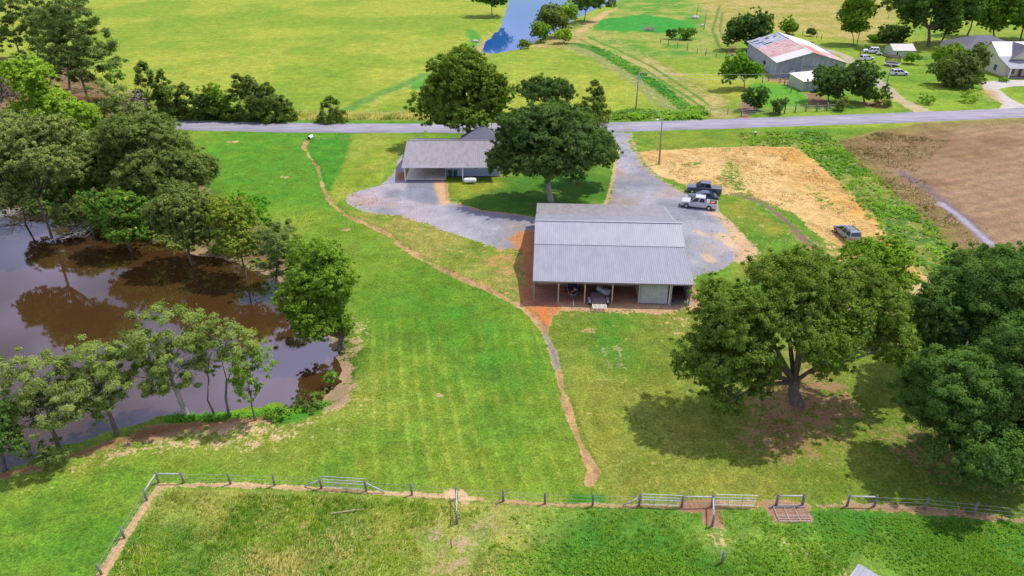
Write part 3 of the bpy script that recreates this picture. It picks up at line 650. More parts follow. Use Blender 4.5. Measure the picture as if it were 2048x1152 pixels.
def tree(name, label, cat, base, crown, kind, style='round', group=None, tr=.25, fork=None, bark='bark', dens=1.0, multi=1, split=True, depth=.9, leaf=None, nb=34, grow=1.1, core=.5):
    if base[1] < 262 and grow == 1.1: grow = 1.24
    if name in ('wood_tree', 'shore_tree'): grow = 1.26
    bushy = cat in ('bush', 'shrub') or name in ('yard_tree', 'big_bush', 'hedge_tree', 'lawn_tree', 'maple_tree')
    """base = ground pixel of the trunk; crown = list of (x0,y0,x1,y1[,dy]) pixel extents of foliage masses"""
    SEED[0] += 1; rng = np.random.default_rng(SEED[0])
    b = G(*base); b[2] = float(gz(np.array([b[0]]), np.array([b[1]]))[0])-.05
    lobes = []
    for q in crown:
        dy = q[4] if len(q) > 4 else 0.0
        c, r = lobe_from_px(*q[:4], b[1], dy, depth); r = r*grow
        lowest = .1 if cat in ('bush', 'shrub') else (.3 if bushy else .8)
        if c[2]-r[2] < lowest:
            # keep the foliage above the ground: trim the bottom
            topz = c[2]+r[2]; r[2] = max((topz-lowest)/2, .3); c[2] = lowest+r[2]
        if split and style == 'round' and r[0] > 2.2:
            # break the mass into smaller overlapping lobes over its surface
            k = int(np.clip(r[0]*2.4, 6, 13)); d = unit(rng, k*3)
            d = d[d[:, 2] > (-.95 if bushy else -.5)][:k]; f = rng.uniform(.34, .5, len(d))
            for di, fi in zip(d, f):
                rr = r*fi*np.array([1, 1, 1.0]); lobes.append((c+di*(r-rr)*rng.uniform(.86, 1.03), rr))
            lobes.append((c, r*core)) if core else None
        else: lobes.append((c, r))
    sc = ppm(b)/2
    V_, F_, lv, subs, cn_ = crown_mesh(lobes, style, rng, sc, dens, leaf, bushy)
    root = empty(name, b); tag(root, label, cat, group)
    loc = b.copy()
    crown_o = mesh_np('crown', V_-loc, F_, LM[kind], root, {'lv': ('FLOAT', lv)}, nrm=cn_)
    minz = min(l[0][2]-l[1][2] for l in lobes)
    fk = fork if fork is not None else max(.4, minz-b[2]+.6)
    mb = limbs(b, lobes, subs, rng, tr, fk, multi, nb)
    mb.v = [(x-loc[0], y_-loc[1], z-loc[2]) for x, y_, z in mb.v]
    mb.build('stems' if cat in ('bush', 'shrub') else 'trunk', M[bark], root, smooth=True)
    return root
def bush(label, base, box, kind, name='bush', group=None, style='round', dens=1.1, cat='bush', **kw):
    return tree(name, label, cat, base, [box], kind, style, group, tr=.06, fork=.3, dens=dens, nb=10, **kw)

def scatter(name, label, cat, n, region, kind, h, w, blades, lean=.5, seed=1, reject=None, leafy=False, ysort=None):
    """tufts of blades or low leafy clumps over a ground region given by pixel polygons (list) or (polyline,width)"""
    rng = np.random.default_rng(seed); pts = []
    P = region if isinstance(region, np.ndarray) else GP(region)
    lo, hi = P.min(0), P.max(0)
    while sum(len(p) for p in pts) < n:
        q = rng.uniform(lo, hi, (n*3, 2)); q = q[sdist(q[:, 0], q[:, 1], P) > 0]
        dn = fbm(q[:, 0], q[:, 1], 5., seed+3, 3); q = q[rng.random(len(q)) < ss(.25, .6, dn)+.15]
        if reject is not None: q = q[reject(q)]
        pts.append(q)
        if len(q) < 5: break
    q = np.concatenate(pts)[:n]; k = np.repeat(np.arange(len(q)), blades)
    cl = fbm(q[:, 0], q[:, 1], 3.5, seed+8, 3); hh = h*(.55+.9*ss(.3, .7, fbm(q[:, 0], q[:, 1], 4., seed+1, 3)))*rng.uniform(.7, 1.25, len(q))
    pz = gz(q[:, 0], q[:, 1])
    B_ = np.c_[q, pz][k]
    if leafy:
        pos = B_+unit(rng, len(k))*np.array([1.1, 1.1, .5])*hh[k, None]*rng.random(len(k))[:, None]+np.array([0, 0, .5])*hh[k, None]
        nr = rng.normal(size=pos.shape)*.5+np.array([0, 0, .9]); V_ = quads(pos, nr, w*rng.uniform(.6, 1.4, len(k)), .65, rng)
    else:
        wd = np.array([.75, -.35, 0]); dr = rng.normal(size=(len(k), 3))*.55*lean+wd*lean*.8*(fbm(B_[:, 0], B_[:, 1], 6., seed+5, 2)[:, None]-.2); dr[:, 2] = 1; dr /= np.linalg.norm(dr, axis=1, keepdims=True)
        base_ = B_+np.c_[rng.normal(size=(len(k), 2))*w*2.2, np.zeros(len(k))]; L_ = (hh[k]*rng.uniform(.7, 1.2, len(k)))[:, None]
        sd = np.cross(dr, rng.normal(size=dr.shape)); sd /= np.linalg.norm(sd, axis=1, keepdims=True)
        tip = base_+dr*L_+np.array([.25, -.1, -.12])*L_*lean; mid = base_+dr*L_*.55
        V_ = np.stack([base_-sd*w*.5, base_+sd*w*.5, mid+sd*w*.4, tip], 1).reshape(-1, 3)
    lv = np.repeat(np.clip(ss(.3, .7, cl)[k]*.6+rng.random(len(k))*.45, 0, 1), 4)
    cn_ = rng.normal(size=(len(k), 3))*.24+np.array([.1, -.05, .9]); cn_ /= np.linalg.norm(cn_, axis=1, keepdims=True)
    o = mesh_np(name, V_, np.arange(len(V_)).reshape(-1, 4), LM[kind], None, {'lv': ('FLOAT', lv)}, nrm=np.repeat(cn_, 4, 0))
    tag(o, label, cat, kind='stuff'); return o
# ------------------------------------------------------------------ buildings
# pole barn
O = G(1067, 604); barn = empty('pole_barn', (O[0], O[1], 0), R(-2.8))
tag(barn, 'large open-fronted pole barn with grey ribbed metal roof beside the gravel yard', 'barn')
Wd = 19.35; prof = [(-.25, 3.12), (7.2, 4.62), (11.2, 6.2), (16.6, 4.75), (24.1, 3.5)]
def rq(x0, x1, i, j, up=0.0):
    (ya, za), (yb, zb) = prof[i], prof[j]; return [(x0, ya, za+up), (x1, ya, za+up), (x1, yb, zb+up), (x0, yb, zb+up)]
MB().sheet(*rq(-.12, Wd+.1, 0, 1), .26, .035).build('lean_to_roof', M['roof'], barn)
(ya, za), (yb, zb) = prof[1], prof[2]
MB().sheet((-.12, ya-.12, za+.04), (Wd+.1, ya-.12, za+.04), (Wd+.1, yb, zb+.03), (-.12, yb, zb+.03), .26, .035).build('upper_roof', M['roof_light'], barn)  # paler metal tone puts this steeper slope's sky reflection into the colour
(ya, za), (yb, zb) = prof[3], prof[2]
MB().sheet((Wd-.3, ya+.1, za+.03), (-.12, ya+.1, za+.03), (-.12, yb, zb), (Wd-.3, yb, zb)).build('rear_upper_roof', M['roof'], barn)
(ya, za), (yb, zb) = prof[4], prof[3]
MB().sheet((Wd-.3, ya, za), (-.05, ya, za), (-.05, yb, zb), (Wd-.3, yb, zb)).build('rear_roof', M['roof_tan'], barn)
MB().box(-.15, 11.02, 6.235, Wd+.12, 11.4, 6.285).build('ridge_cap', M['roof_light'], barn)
MB().box(-.1, -.24, 2.92, Wd+.08, -.20, 3.10).build('eave_board', M['wood_grey'], barn)
MB().prism([(4.4, 0), (23.9, 0), (23.9, 3.3), (16.6, 4.6), (11.2, 6.05), (7.2, 4.5), (4.4, 3.9)], 0.0, .1, 'x').build('left_wall', M['panel'], barn)
MB().prism([(.1, .9), (.1, 3.05), (7.2, 4.5), (11.2, 6.05), (16.6, 4.6), (23.9, 3.3), (23.9, 0), (1.6, 0)], Wd-.12, Wd-.02, 'x').build('right_wall', M['panel'], barn)
MB().box(.1, 4.6, 0, 13.0, 4.72, 3.9).build('inner_wall', M['wood_dark'], barn)
MB().box(0, 23.85, 0, Wd, 23.95, 3.3).build('rear_wall', M['panel'], barn)
for x in (2.0, 5.3, 8.2, 11.2):
    w_ = MB().box(x, 4.53, .95, x+1.3, 4.59, 2.0).build('window', M['wood_dark'], barn); MB().box(x+.06, 4.50, 1.01, x+1.24, 4.525, 1.94).build('pane', M['dark'], w_)
for i, x in enumerate((.03, 3.07, 6.33, 9.72, 13.0, 16.9, Wd-.15)):
    b_ = MB().box(x-.08, -.05, 0, x+.08, .11, 3.0); b_.build('post', M['wood_tan'] if 0 < i < 6 else M['wood_grey'], barn)
for x in (3.07, 6.33, 9.72):
    MB().box(x-.07, 4.40, 0, x+.07, 4.52, 3.8).build('inner_post', M['wood_tan'], barn)
MB().sheet((13.15, .16, .12), (16.55, .16, .12), (16.55, .30, 3.0), (13.15, .30, 3.0), .25, .025).build('bay_door', M['panel'], barn)
MB().box(13.1, .34, 0, 13.2, 4.6, 3.3).build('bay_partition', M['panel'], barn)
MB().box(16.7, .14, 0, 16.82, .34, 3.0).build('door_frame', M['white'], barn)
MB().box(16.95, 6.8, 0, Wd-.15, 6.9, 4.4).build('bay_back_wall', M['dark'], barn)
for i in range(5):
    MB().box(.15, .9+i*1.5, 3.08+i*.305, Wd-.2, 1.0+i*1.5, 3.2+i*.305).build('purlin', M['wood_tan'], barn)

# house with carport
O = G(812, 359); H = empty('carport_house', (O[0], O[1], 0)); tag(H, 'blue sided house with long ribbed metal roof and open double carport', 'house')
ye, yr, ze, zr = -1.0, 7.4, 2.72, 4.9
MB().sheet((-.45, ye, ze), (17.0, ye, ze), (17.0, yr, zr), (-.45, yr, zr), .36, .05).build('front_roof', M['roof_tan'], H)
MB().sheet((17.0, 15.6, 2.75), (-.45, 15.6, 2.75), (-.45, yr, zr), (17.0, yr, zr), .3, .03).build('rear_roof', M['roof_tan'], H)
MB().box(-.45, yr-.12, zr+.03, 17, yr+.12, zr+.07).build('ridge_cap', M['roof_tan'], H)
MB().box(-.46, ye-.06, ze-.2, 17.0, ye-.02, ze+.01).build('fascia', M['white'], H)
MB().box(-.1, -.1, -.2, 7.2, 7.0, .08).build('carport_floor', M['concrete'], H)
MB().box(0, 7.0, 0, 7.3, 7.15, 3.6).build('carport_back_wall', M['cream'], H)
MB().box(7.1, .55, 0, 7.2, 7.0, 3.2).build('partition_wall', M['blue_siding'], H)
hw = MB().box(7.2, 1.75, 0, 16.8, 1.9, 3.0).box(16.65, 1.9, 0, 16.8, 15.3, 3.0).box(0, 15.2, 0, 16.65, 15.3, 2.9)
for i in range(13): hw.box(7.2, 1.725, .12+i*.2, 16.8, 1.75, .15+i*.2)
hw.build('wall', M['blue_siding'], H)
MB().add([(-.1, 7.2, 2.6), (-.1, 15.2, 2.6), (-.1, 7.4, 4.8), (-.1, 0, 2.9)], [(0, 1, 2), (3, 0, 2)]).build('gable', M['blue_siding'], H)
MB().box(-.12, 7.1, 0, 0, 15.3, 2.8).build('end_wall', M['blue_siding'], H)
for x, y0 in ((0, -.85), (10.3, -.85)): MB().box(x-.09, y0, 0, x+.09, y0+.18, 2.62).build('porch_post', M['white'], H)
MB().box(3.45, -.8, 0, 3.55, -.7, 2.62).build('centre_post', M['wood_post'], H)
w_ = MB().box(12.1, 1.66, 1.35, 13.2, 1.72, 2.15).build('window', M['white'], H); MB().box(12.2, 1.63, 1.45, 13.1, 1.655, 2.05).build('pane', M['glass'], w_)
# small cross gable of shingles behind
g = MB().slab((9.6, 9.4, 4.2), (13.4, 8.2, 4.75), (13.4, 12.3, 6.5), (13.4, 12.4, 6.5), .08); g = MB()
g.add([(9.0, 9.0, 4.35), (13.3, 8.6, 4.5), (13.3, 12.2, 6.4)], [(0, 1, 2)]).add([(13.3, 8.6, 4.5), (17.6, 9.0, 4.35), (13.3, 12.2, 6.4)], [(0, 1, 2)])
g.add([(9.0, 9.0, 4.35), (13.3, 12.2, 6.4), (9.0, 17.5, 2.8)], [(0, 1, 2)]).add([(17.6, 9.0, 4.35), (17.6, 17.5, 2.8), (13.3, 12.2, 6.4)], [(0, 1, 2)]).add([(9.0, 17.5, 2.8), (13.3, 12.2, 6.4), (17.6, 17.5, 2.8)], [(0, 1, 2)])
g.build('hipped_roof', M['shingle'], H)
MB().box(9.4, 8.0, 2.5, 17.2, 17.2, 2.79).box(9.6, 15.3, 0, 17.0, 17.0, 2.5).build('rear_wing', M['blue_siding'], H)

# green wheeled bins
def bin_(px, lab):
    P = G(*px); t = empty('wheeled_bin', (P[0], P[1], 0)); tag(t, lab, 'bin', 'green bins by the blue wall')
    MB().add([(-.26,-.3,.06),(.26,-.3,.06),(.26,.28,.06),(-.26,.28,.06),(-.34,-.42,1.05),(.34,-.42,1.05),(.34,.38,1.05),(-.34,.38,1.05)],
             [(0,3,2,1),(4,5,6,7),(0,1,5,4),(1,2,6,5),(2,3,7,6),(3,0,4,7)]).build('body', M['green_bin'], t)
    MB().prism([(-.46,1.06),(-.44,1.12),(.1,1.2),(.42,1.14),(.42,1.06)], -.36, .36, 'x').build('lid', M['green_bin'], t)
    MB().box(-.3, .38, .98, .3, .46, 1.03).build('handle', M['green_bin'], t)
    for s in (-1, 1): MB().cyl((s*.3-.03, .3, .13), .13, .06, 12, 'x').build('wheel', M['rubber'], t)
bin_((901, 352.5), 'left one of the two green wheeled bins against the blue house wall')
bin_((911, 352), 'right one of the two green wheeled bins against the blue house wall')
# propane tank
P = G(940, 367); t = empty('propane_tank', (P[0], P[1], 0), R(2)); tag(t, 'white horizontal propane tank on short legs in front of the blue house', 'gas tank')
L_ = 2.35; r_ = .42; xs_ = [(-L_/2, .05), (-L_/2+.06, .22), (-L_/2+.2, .36), (-L_/2+.4, r_), (L_/2-.4, r_), (L_/2-.2, .36), (L_/2-.06, .22), (L_/2, .05)]
MB().tube([(x, 0, .62) for x, _ in xs_], [q for _, q in xs_], 16).build('tank', M['white'], t, smooth=True)
MB().cyl((0, 0, 1.0), .16, .16, 12).build('valve_dome', M['white'], t); MB().box(-.1, -.1, 1.165, .1, .1, 1.19).build('dome_lid', M['black'], t)
for x in (-.7, .7): MB().box(x-.05, -.3, 0, x+.05, .3, .26).build('leg', M['galv'], t)
# culvert headwall at the top of the path
P = G(621, 277); t = empty('culvert_pipe', (P[0], P[1], 0)); tag(t, 'short pale culvert pipe end at the top of the washed out path', 'culvert')
MB().tube([(-.2, -.5, .22), (.1, .9, .26)], .36, 14, False).build('pipe', M['white'], t); MB().cyl((-.2, -.44, .22), .3, .03, 14, 'y').build('opening', M['dark'], t)
# red earth and stones under the big washed out drain pipe left out of frame

# old tin barn
O = G(1550, 155); B = empty('tin_barn', (O[0], O[1], 0), R(-2.9)); tag(B, 'old weathered tin barn with rust streaked roof and torn panels', 'barn')
XR, XE, D = 8.8, 18.9, 33.0; ZE, ZR = 4.4, 7.1
def ls(y0, y1, f0, f1, up=.0): # left slope piece; f = fraction eave->ridge
    a = (-.6+(XR+.6)*f0, ZE-.15+(ZR-ZE+.15)*f0+up); b = (-.6+(XR+.6)*f1, ZE-.15+(ZR-ZE+.15)*f1+up)
    return [(a[0], y1, a[1]), (a[0], y0, a[1]), (b[0], y0, b[1]), (b[0], y1, b[1])]
def rs(y0, y1, f0, f1, up=.0):
    a = (XE+.5-(XE+.5-XR)*f0, ZE-.2+(ZR-ZE+.2)*f0+up); b = (XE+.5-(XE+.5-XR)*f1, ZE-.2+(ZR-ZE+.2)*f1+up)
    return [(a[0], y0, a[1]), (a[0], y1, a[1]), (b[0], y1, b[1]), (b[0], y0, b[1])]
MB().sheet(*ls(-1.1, 5.5, 0, 1), .5, .03).build('left_roof', M['tin_pale'], B)
MB().sheet(*ls(5.5, 21.5, 0, 1), .5, .03).build('rusty_roof', M['tin_red'], B)
MB().sheet(*ls(21.5, D+.6, 0, 1, -.12), .5, .03).build('far_roof', M['barn_tin'], B)
MB().sheet(*rs(-1.1, D+.6, 0, 1), .5, .03).build('right_roof', M['tin_pale'], B)
MB().sheet(*rs(-.9, 15.5, .55, .97, .045), .5, .03).build('red_roof_patch', M['tin_redder'], B)
MB().sheet(*rs(-1.05, 11, 0.01, .48, .045), .5, .03).build('rusty_eave_patch', M['tin_red'], B)
MB().box(XR-.2, -1.1, ZR, XR+.2, D+.6, ZR+.06).build('ridge_cap', M['tin_pale'], B)
rng = np.random.default_rng(5)
for i in range(9):
    y = 23+rng.random()*8; f = rng.random()*.7; q = ls(y, y+1.2, f, f+.3, .12); dz = rng.random()*.7
    MB().slab(*[Vector(a)+Vector((rng.normal()*.15, rng.normal()*.15, dz if k > 1 else 0)) for k, a in enumerate(q)], .02).build('loose_panel', M['roof_white'] if i % 3 else M['barn_tin'], B)
fw = MB().prism([(0, 0), (XE, 0), (XE, ZE), (XR, ZR-.1), (0, ZE)], -.05, 0.0, 'y')
for i in range(60): fw.box(.2+i*.31, -.075, 0, .26+i*.31, -.05, ZE-.1)
fw.build('front_wall', M['barn_tin'], B)
MB().box(-.05, .01, 0, 0, D, ZE).build('left_wall', M['barn_tin'], B); MB().box(XE-.05, .01, 0, XE, D, ZE).build('right_wall', M['barn_tin'], B)
MB().prism([(0, 0), (XE, 0), (XE, ZE), (XR, ZR-.1), (0, ZE)], D, D+.05, 'y').build('rear_wall', M['barn_tin'], B)
d_ = MB().box(3.9, -.13, 0, 5.2, -.08, 2.1).build('door', M['tin_pale'], B); MB().box(3.8, -.12, 0, 3.88, -.06, 2.2).box(3.8, -.121, 2.2, 5.3, -.06, 2.28).box(5.22, -.12, 0, 5.3, -.06, 2.2).build('door_frame', M['wood_post'], B)
MB().box(11.5, -.13, .0, 15.8, -.08, 2.9).build('garage_door', M['roof_white'], B); MB().box(7.0, -.14, 3.05, 16.2, -.08, 3.2).build('door_track', M['wood_post'], B)
MB().box(10.3, -.12, 1.0, 11.2, -.08, 3.0).build('boarded_panel', M['wood_tan'], B)
MB().box(-.1, 11, 1.2, -.055, 13.5, 2.2).build('side_window', M['dark'], B)
MB().slab((2, 38.5, 2.8), (2, D+.3, 5.2), (21, D+.3, 4.2), (21, 38.5, 2.6), .06).build('rear_lean_to', M['shingle'], B)
MB().slab((XE+.5, D-14, 3.9), (XE+3.5, D-14, 3.0), (XE+3.5, D+4, 3.0), (XE+.5, D+4, 3.9), .06).build('side_lean_to', M['shingle'], B)
# white roofed shed
S = empty('white_roofed_shed', (76.4, 186.3, 0), R(8)); tag(S, 'small metal shed with plain white single slope roof in front of the tin barn', 'shed')
MB().slab((-.25, -.3, 2.5), (8.0, -.3, 2.9), (8.0, 8.0, 3.5), (-.25, 8.0, 3.0), .06).build('roof', M['roof_cream'], S)
w_ = MB().prism([(0, 0), (7.6, 0), (7.6, 2.78), (0, 2.42)], 0, .06)
for i in range(25): w_.box(.1+i*.3, -.025, 0, .16+i*.3, 0, 2.42)
w_.build('front_wall', M['shed_green'], S)
MB().prism([(.06, 0), (7.6, 0), (7.6, 2.95), (.06, 2.45)], 0, .06, 'x').build('side_wall', M['shed_green'], S); MB().prism([(.06, 0), (7.6, 0), (7.6, 3.3), (.06, 2.8)], 7.54, 7.6, 'x').build('far_wall', M['shed_green'], S)
ld = empty('ladder', (76.9, 185.6, 0), R(8)); tag(ld, 'dark ladder leaning against the white roofed shed', 'ladder')
for s in (0, .5): MB().tube([(s, -.3, 0), (s, .22, 2.3)], .04, 6).build('rail', M['wood_post'], ld)
for i in range(6): MB().tube([(0, -.25+i*.075, .3+i*.33), (.5, -.25+i*.075, .3+i*.33)], .025, 6).build('rung', M['wood_post'], ld)
P = G(1626, 184.5)
bt = empty('blue_tub', (P[0], P[1], 0)); tag(bt, 'bright blue plastic tub by the wall of the white roofed shed', 'tub')
MB().tube([(0, 0, 0), (0, 0, .55)], [.55, .7], 14).build('tub', M['blue_tarp'], bt); MB().tube([(0, 0, .5), (0, 0, .58)], [.74, .74], 14).build('rim', M['blue_tarp'], bt)
# windowed garden shed
O = G(1784, 115.5); S = empty('garden_shed', (O[0], O[1], 0)); tag(S, 'sage garden shed with grey gabled roof and white trimmed windows', 'shed')
MB().box(0, 0, 0, 6.9, .08, 2.3).box(0, .08, 0, .08, 5.9, 2.3).box(6.82, .08, 0, 6.9, 5.9, 2.3).box(0, 5.9, 0, 6.9, 5.98, 2.3).build('wall', M['shed_green'], S)
for a_ in (0, 6.82): MB().prism([(0, 2.3), (6, 2.3), (3, 3.7)], a_, a_+.08, 'x').build('gable', M['shed_green'], S)
MB().slab((-.2, -.3, 2.2), (7.1, -.3, 2.2), (7.1, 3, 3.78), (-.2, 3, 3.78), .06).slab((7.1, 6.3, 2.2), (-.2, 6.3, 2.2), (-.2, 3, 3.78), (7.1, 3, 3.78), .06).build('roof', M['roof_tan'], S)
for x in (.9, 5.2):
    w_ = MB().box(x, -.06, .8, x+.9, -.01, 1.9).build('window', M['white'], S); MB().box(x+.14, -.08, .92, x+.76, -.065, 1.78).build('pane', M['glass'], w_)
MB().box(2.5, -.05, .05, 3.2, -.01, 2.0).box(3.3, -.05, .05, 4.0, -.01, 2.0).build('double_door', M['shed_green'], S)
for a_, b_, h_ in ((2.42, 2.49, 2.1), (3.21, 3.29, 2.05), (4.01, 4.08, 2.1), (-.03, .06, 2.2), (6.85, 6.94, 2.2)): MB().box(a_, -.06, 0, b_, -.02, h_).build('trim', M['white'], S)
# farmhouse
F_ = empty('farmhouse', (139.3, 200.5, 0)); tag(F_, 'cream farmhouse with white metal roof and open front porch', 'house')
MB().sheet((-.2, 0, 2.8), (30, 0, 2.8), (30, 6.5, 4.9), (-.2, 6.5, 4.9), .4, .03).build('porch_roof', M['roof'], F_)
MB().sheet((-.2, 6.4, 4.93), (30, 6.4, 4.93), (30, 11.6, 8.1), (-.2, 11.6, 8.1), .4, .03).build('main_roof', M['roof_white'], F_)
MB().sheet((30, 17.5, 4.4), (-.2, 17.5, 4.4), (-.2, 11.6, 8.1), (30, 11.6, 8.1), .4, .03).build('rear_roof', M['roof_white'], F_)
MB().prism([(2.9, 0), (17.3, 0), (17.3, 4.3), (11.6, 7.95), (6.5, 4.8), (2.9, 3.6)], .3, .4, 'x').build('side_wall', M['cream'], F_)
MB().box(.4, 2.9, 0, 29, 3.0, 3.5).build('front_wall', M['cream'], F_); MB().box(.4, 17.2, 0, 29, 17.3, 4.2).build('rear_wall', M['cream'], F_)
w_ = MB().box(.2, 6.4, .9, .28, 7.8, 2.7).build('window', M['white'], F_); MB().box(.15, 6.5, 1.0, .19, 7.7, 2.6).build('pane', mat('teal_pane', (.03, .11, .11), .15), w_)
for x in (.1, 5.5, 11): MB().box(x, .15, 0, x+.22, .37, 2.7).build('porch_post', M['white'], F_)
MB().box(0, .1, -.1, 29, 2.9, .25).build('porch_floor', M['wood_grey'], F_)
for x in (2.2, 6.2, 8.6):
    w_ = MB().box(x, 2.84, .7, x+1.1, 2.89, 2.4).build('window', M['white'], F_); MB().box(x+.12, 2.8, .8, x+.98, 2.83, 2.3).build('pane', M['glass'], w_)
MB().box(4.3, 2.83, .25, 5.3, 2.89, 2.5).build('front_door', mat('door_brown', (.12,.06,.04), .5), F_)
gd = MB().prism([(1.7, 4.5), (9.7, 4.5), (5.7, 7.9)], 4.2, 4.3, 'y'); gd.build('dormer_wall', M['cream'], F_)
MB().slab((1.1, 3.6, 4.3), (5.7, 3.6, 8.15), (5.7, 11.4, 8.2), (4.0, 6.5, 6.4), .06).build('dormer_roof', M['shingle'], F_)
MB().slab((5.7, 3.6, 8.15), (10.3, 3.6, 4.3), (7.4, 6.5, 6.4), (5.7, 11.4, 8.2), .06).build('dormer_roof', M['roof_white'], F_)
Q = empty('grey_roofed_house', (142.5, 228.5, 0)); tag(Q, 'low house with dark grey hipped shingle roof behind the farmhouse', 'house')
c_ = [(-.5, -.5, 2.9), (18.5, -.5, 2.9), (18.5, 15, 2.9), (-.5, 15, 2.9)]; r1, r2 = (7, 7.2, 6.2), (11, 7.2, 6.2)
MB().add(c_+[r1, r2], [(0, 1, 5, 4), (1, 2, 5), (2, 3, 4, 5), (3, 0, 4), (3, 2, 1, 0)]).build('roof', M['shingle'], Q)
MB().box(0, 0, 0, 18, 14.5, 2.85).build('wall', M['cream'], Q)
MB().slab((3, -9.5, 2.5), (13, -9.5, 2.7), (13, -.8, 3.4), (3, -.8, 3.2), .08).build('breezeway_roof', M['roof_white'], Q)
for x in (3.3, 7.5, 12.5): MB().box(x, -9.2, 0, x+.15, -9.05, 2.4).build('post', M['white'], Q)
# little shed whose roof corner enters at the bottom edge
P, Q1, Q2 = G(1717, 1128, 2.2), G(1757, 1152, 2.2), G(1709, 1152, 2.2)
a1 = (Q1-P)/np.linalg.norm(Q1-P); a2 = np.array([a1[1], -a1[0], 0]); a2 = -a2 if a2[1] > 0 else a2
S = empty('metal_roofed_hut', (P[0], P[1], 0), math.atan2(a1[1], a1[0])); tag(S, 'corner of a low hut with blue grey metal roof among the weeds at the bottom', 'hut')
MB().sheet((0, -3.2, 2.1), (4.2, -3.2, 2.1), (4.2, 0, 2.25), (0, 0, 2.25), .25, .03).build('roof', M['roof'], S)
MB().box(.2, -3.0, 0, 4.0, -2.95, 2.05).box(.2, -.15, 0, 4.0, -.1, 2.15).box(.2, -2.95, 0, .25, -.15, 2.1).box(3.95, -2.95, 0, 4.0, -.15, 2.1).build('wall', M['blue_siding'], S)
# porch clutter, bin and rain barrel at the farmhouse
for nm, lab, cat, px, w, h, m in (('porch_table', 'dark low table standing on the farmhouse porch', 'table', (2034, 152), 1.3, .7, 'black'),):
    P = G(*px); t = empty(nm, (P[0], P[1]+1.0, .25)); tag(t, lab, cat); MB().box(-w/2, -.4, h-.06, w/2, .4, h).build('table_top', M[m], t)
    for sx in (-1, 1):
        for sy in (-1, 1): MB().box(sx*w*.42-.03, sy*.33-.03, 0, sx*w*.42+.03, sy*.33+.03, h-.06).build('leg', M[m], t)
P = G(2012, 152); t = empty('black_grill', (P[0], P[1], 0)); tag(t, 'black covered barbecue grill beside the farmhouse porch post', 'grill')
MB().prism([(-.6, .7), (-.6, 1.1), (-.3, 1.35), (.3, 1.35), (.6, 1.1), (.6, .7)], -.3, .3).build('hood', M['black'], t); MB().box(-.55, -.28, .1, .55, .28, .7).build('cabinet', M['black'], t)
P = G(1984, 141); t = empty('green_tank', (P[0], P[1], 0)); tag(t, 'low dark green rounded tank beside the farmhouse side wall', 'tank')
MB().tube([(0, 0, 0), (0, 0, 1.0), (0, 0, 1.4)], [1.3, 1.15, .5], 16).build('tank', M['green_bin'], t)

# ------------------------------------------------------------------ poles and cables
def pole(name, label, base, top, extra=None):
    P = G(*base); Q = atY(top[0], top[1], P[1]); t = empty(name, P); tag(t, label, 'utility pole')
    q = Q-P; h = q[2]
    MB().tube([(0, 0, -.3), tuple(q)], [.17, .12], 8).build('pole', M['wood_grey'], t, smooth=True)
    k = (q[0]*.93, q[1], h*.93)
    if extra == 'transformer':
        MB().cyl((k[0]-.42, k[1], k[2]-.9), .2, .6, 12).build('transformer', M['galv'], t); MB().box(k[0]-.1, -.1, h-.25, k[0]+1.1, .1, h-.12).build('bracket', M['wood_grey'], t)
    if extra == 'lamp':
        MB().tube([(q[0], 0, h-.3), (q[0]-.9, -.3, h-.1)], .035, 6).build('arm', M['galv'], t); MB().ball((q[0]-1.0, -.35, h-.12), .2, 10, 6, (1.4, 1, .6)).build('lamp_head', M['white'], t)
    for dz in (.15, .9): MB().cyl((q[0]+.12, 0, h-dz-.06), .05, .12, 8).build('insulator', M['white'], t)
    return P+q
t1 = pole('utility_pole', 'wooden utility pole with small transformer on the far side of the road', (1271, 226), (1278, 144), 'transformer')
t2 = pole('utility_pole', 'pale wooden pole with yard lamp arm standing at the edge of the straw patch', (1318, 328), (1325, 237), 'lamp')
t3 = pole('utility_pole', 'leaning wooden pole in front of the white car on the lawn', (1768, 192), (1783, 130))
t4 = pole('utility_pole', 'short thin pole beside the parked white cars near the lane', (1720, 111), (1726, 82))
t5 = pole('utility_pole', 'thin dark pole on the pasture track left of the big dark bush', (1407.5, 59), (1414, 17))
t6 = pole('utility_pole', 'farthest thin dark pole beside a pale boulder in the upper pasture', (1392, 34), (1397.5, 9))
def cable(a, b, sag, label, r=.022):
    mb = MB(); a, b = np.array(a), np.array(b); mb.tube([tuple(a+(b-a)*k/14-np.array([0, 0, 4*sag*(k/14)*(1-k/14)])) for k in range(15)], r, 4)
    o = mb.build('power_cable', M['cable'], None); tag(o, label, 'cable', 'overhead power cables')
cable(t1+[.1,0,-.1], t3+[0,0,-.15], 1.2, 'upper power cable running from the roadside pole past the tin barn')
cable(t1+[.1,0,-.9], t3+[0,0,-.9], 1.6, 'lower power cable running from the roadside pole past the tin barn')
cable(t1+[0,0,-.4], t2+[0,0,-.3], .5, 'power cable crossing the road between the two wooden poles')

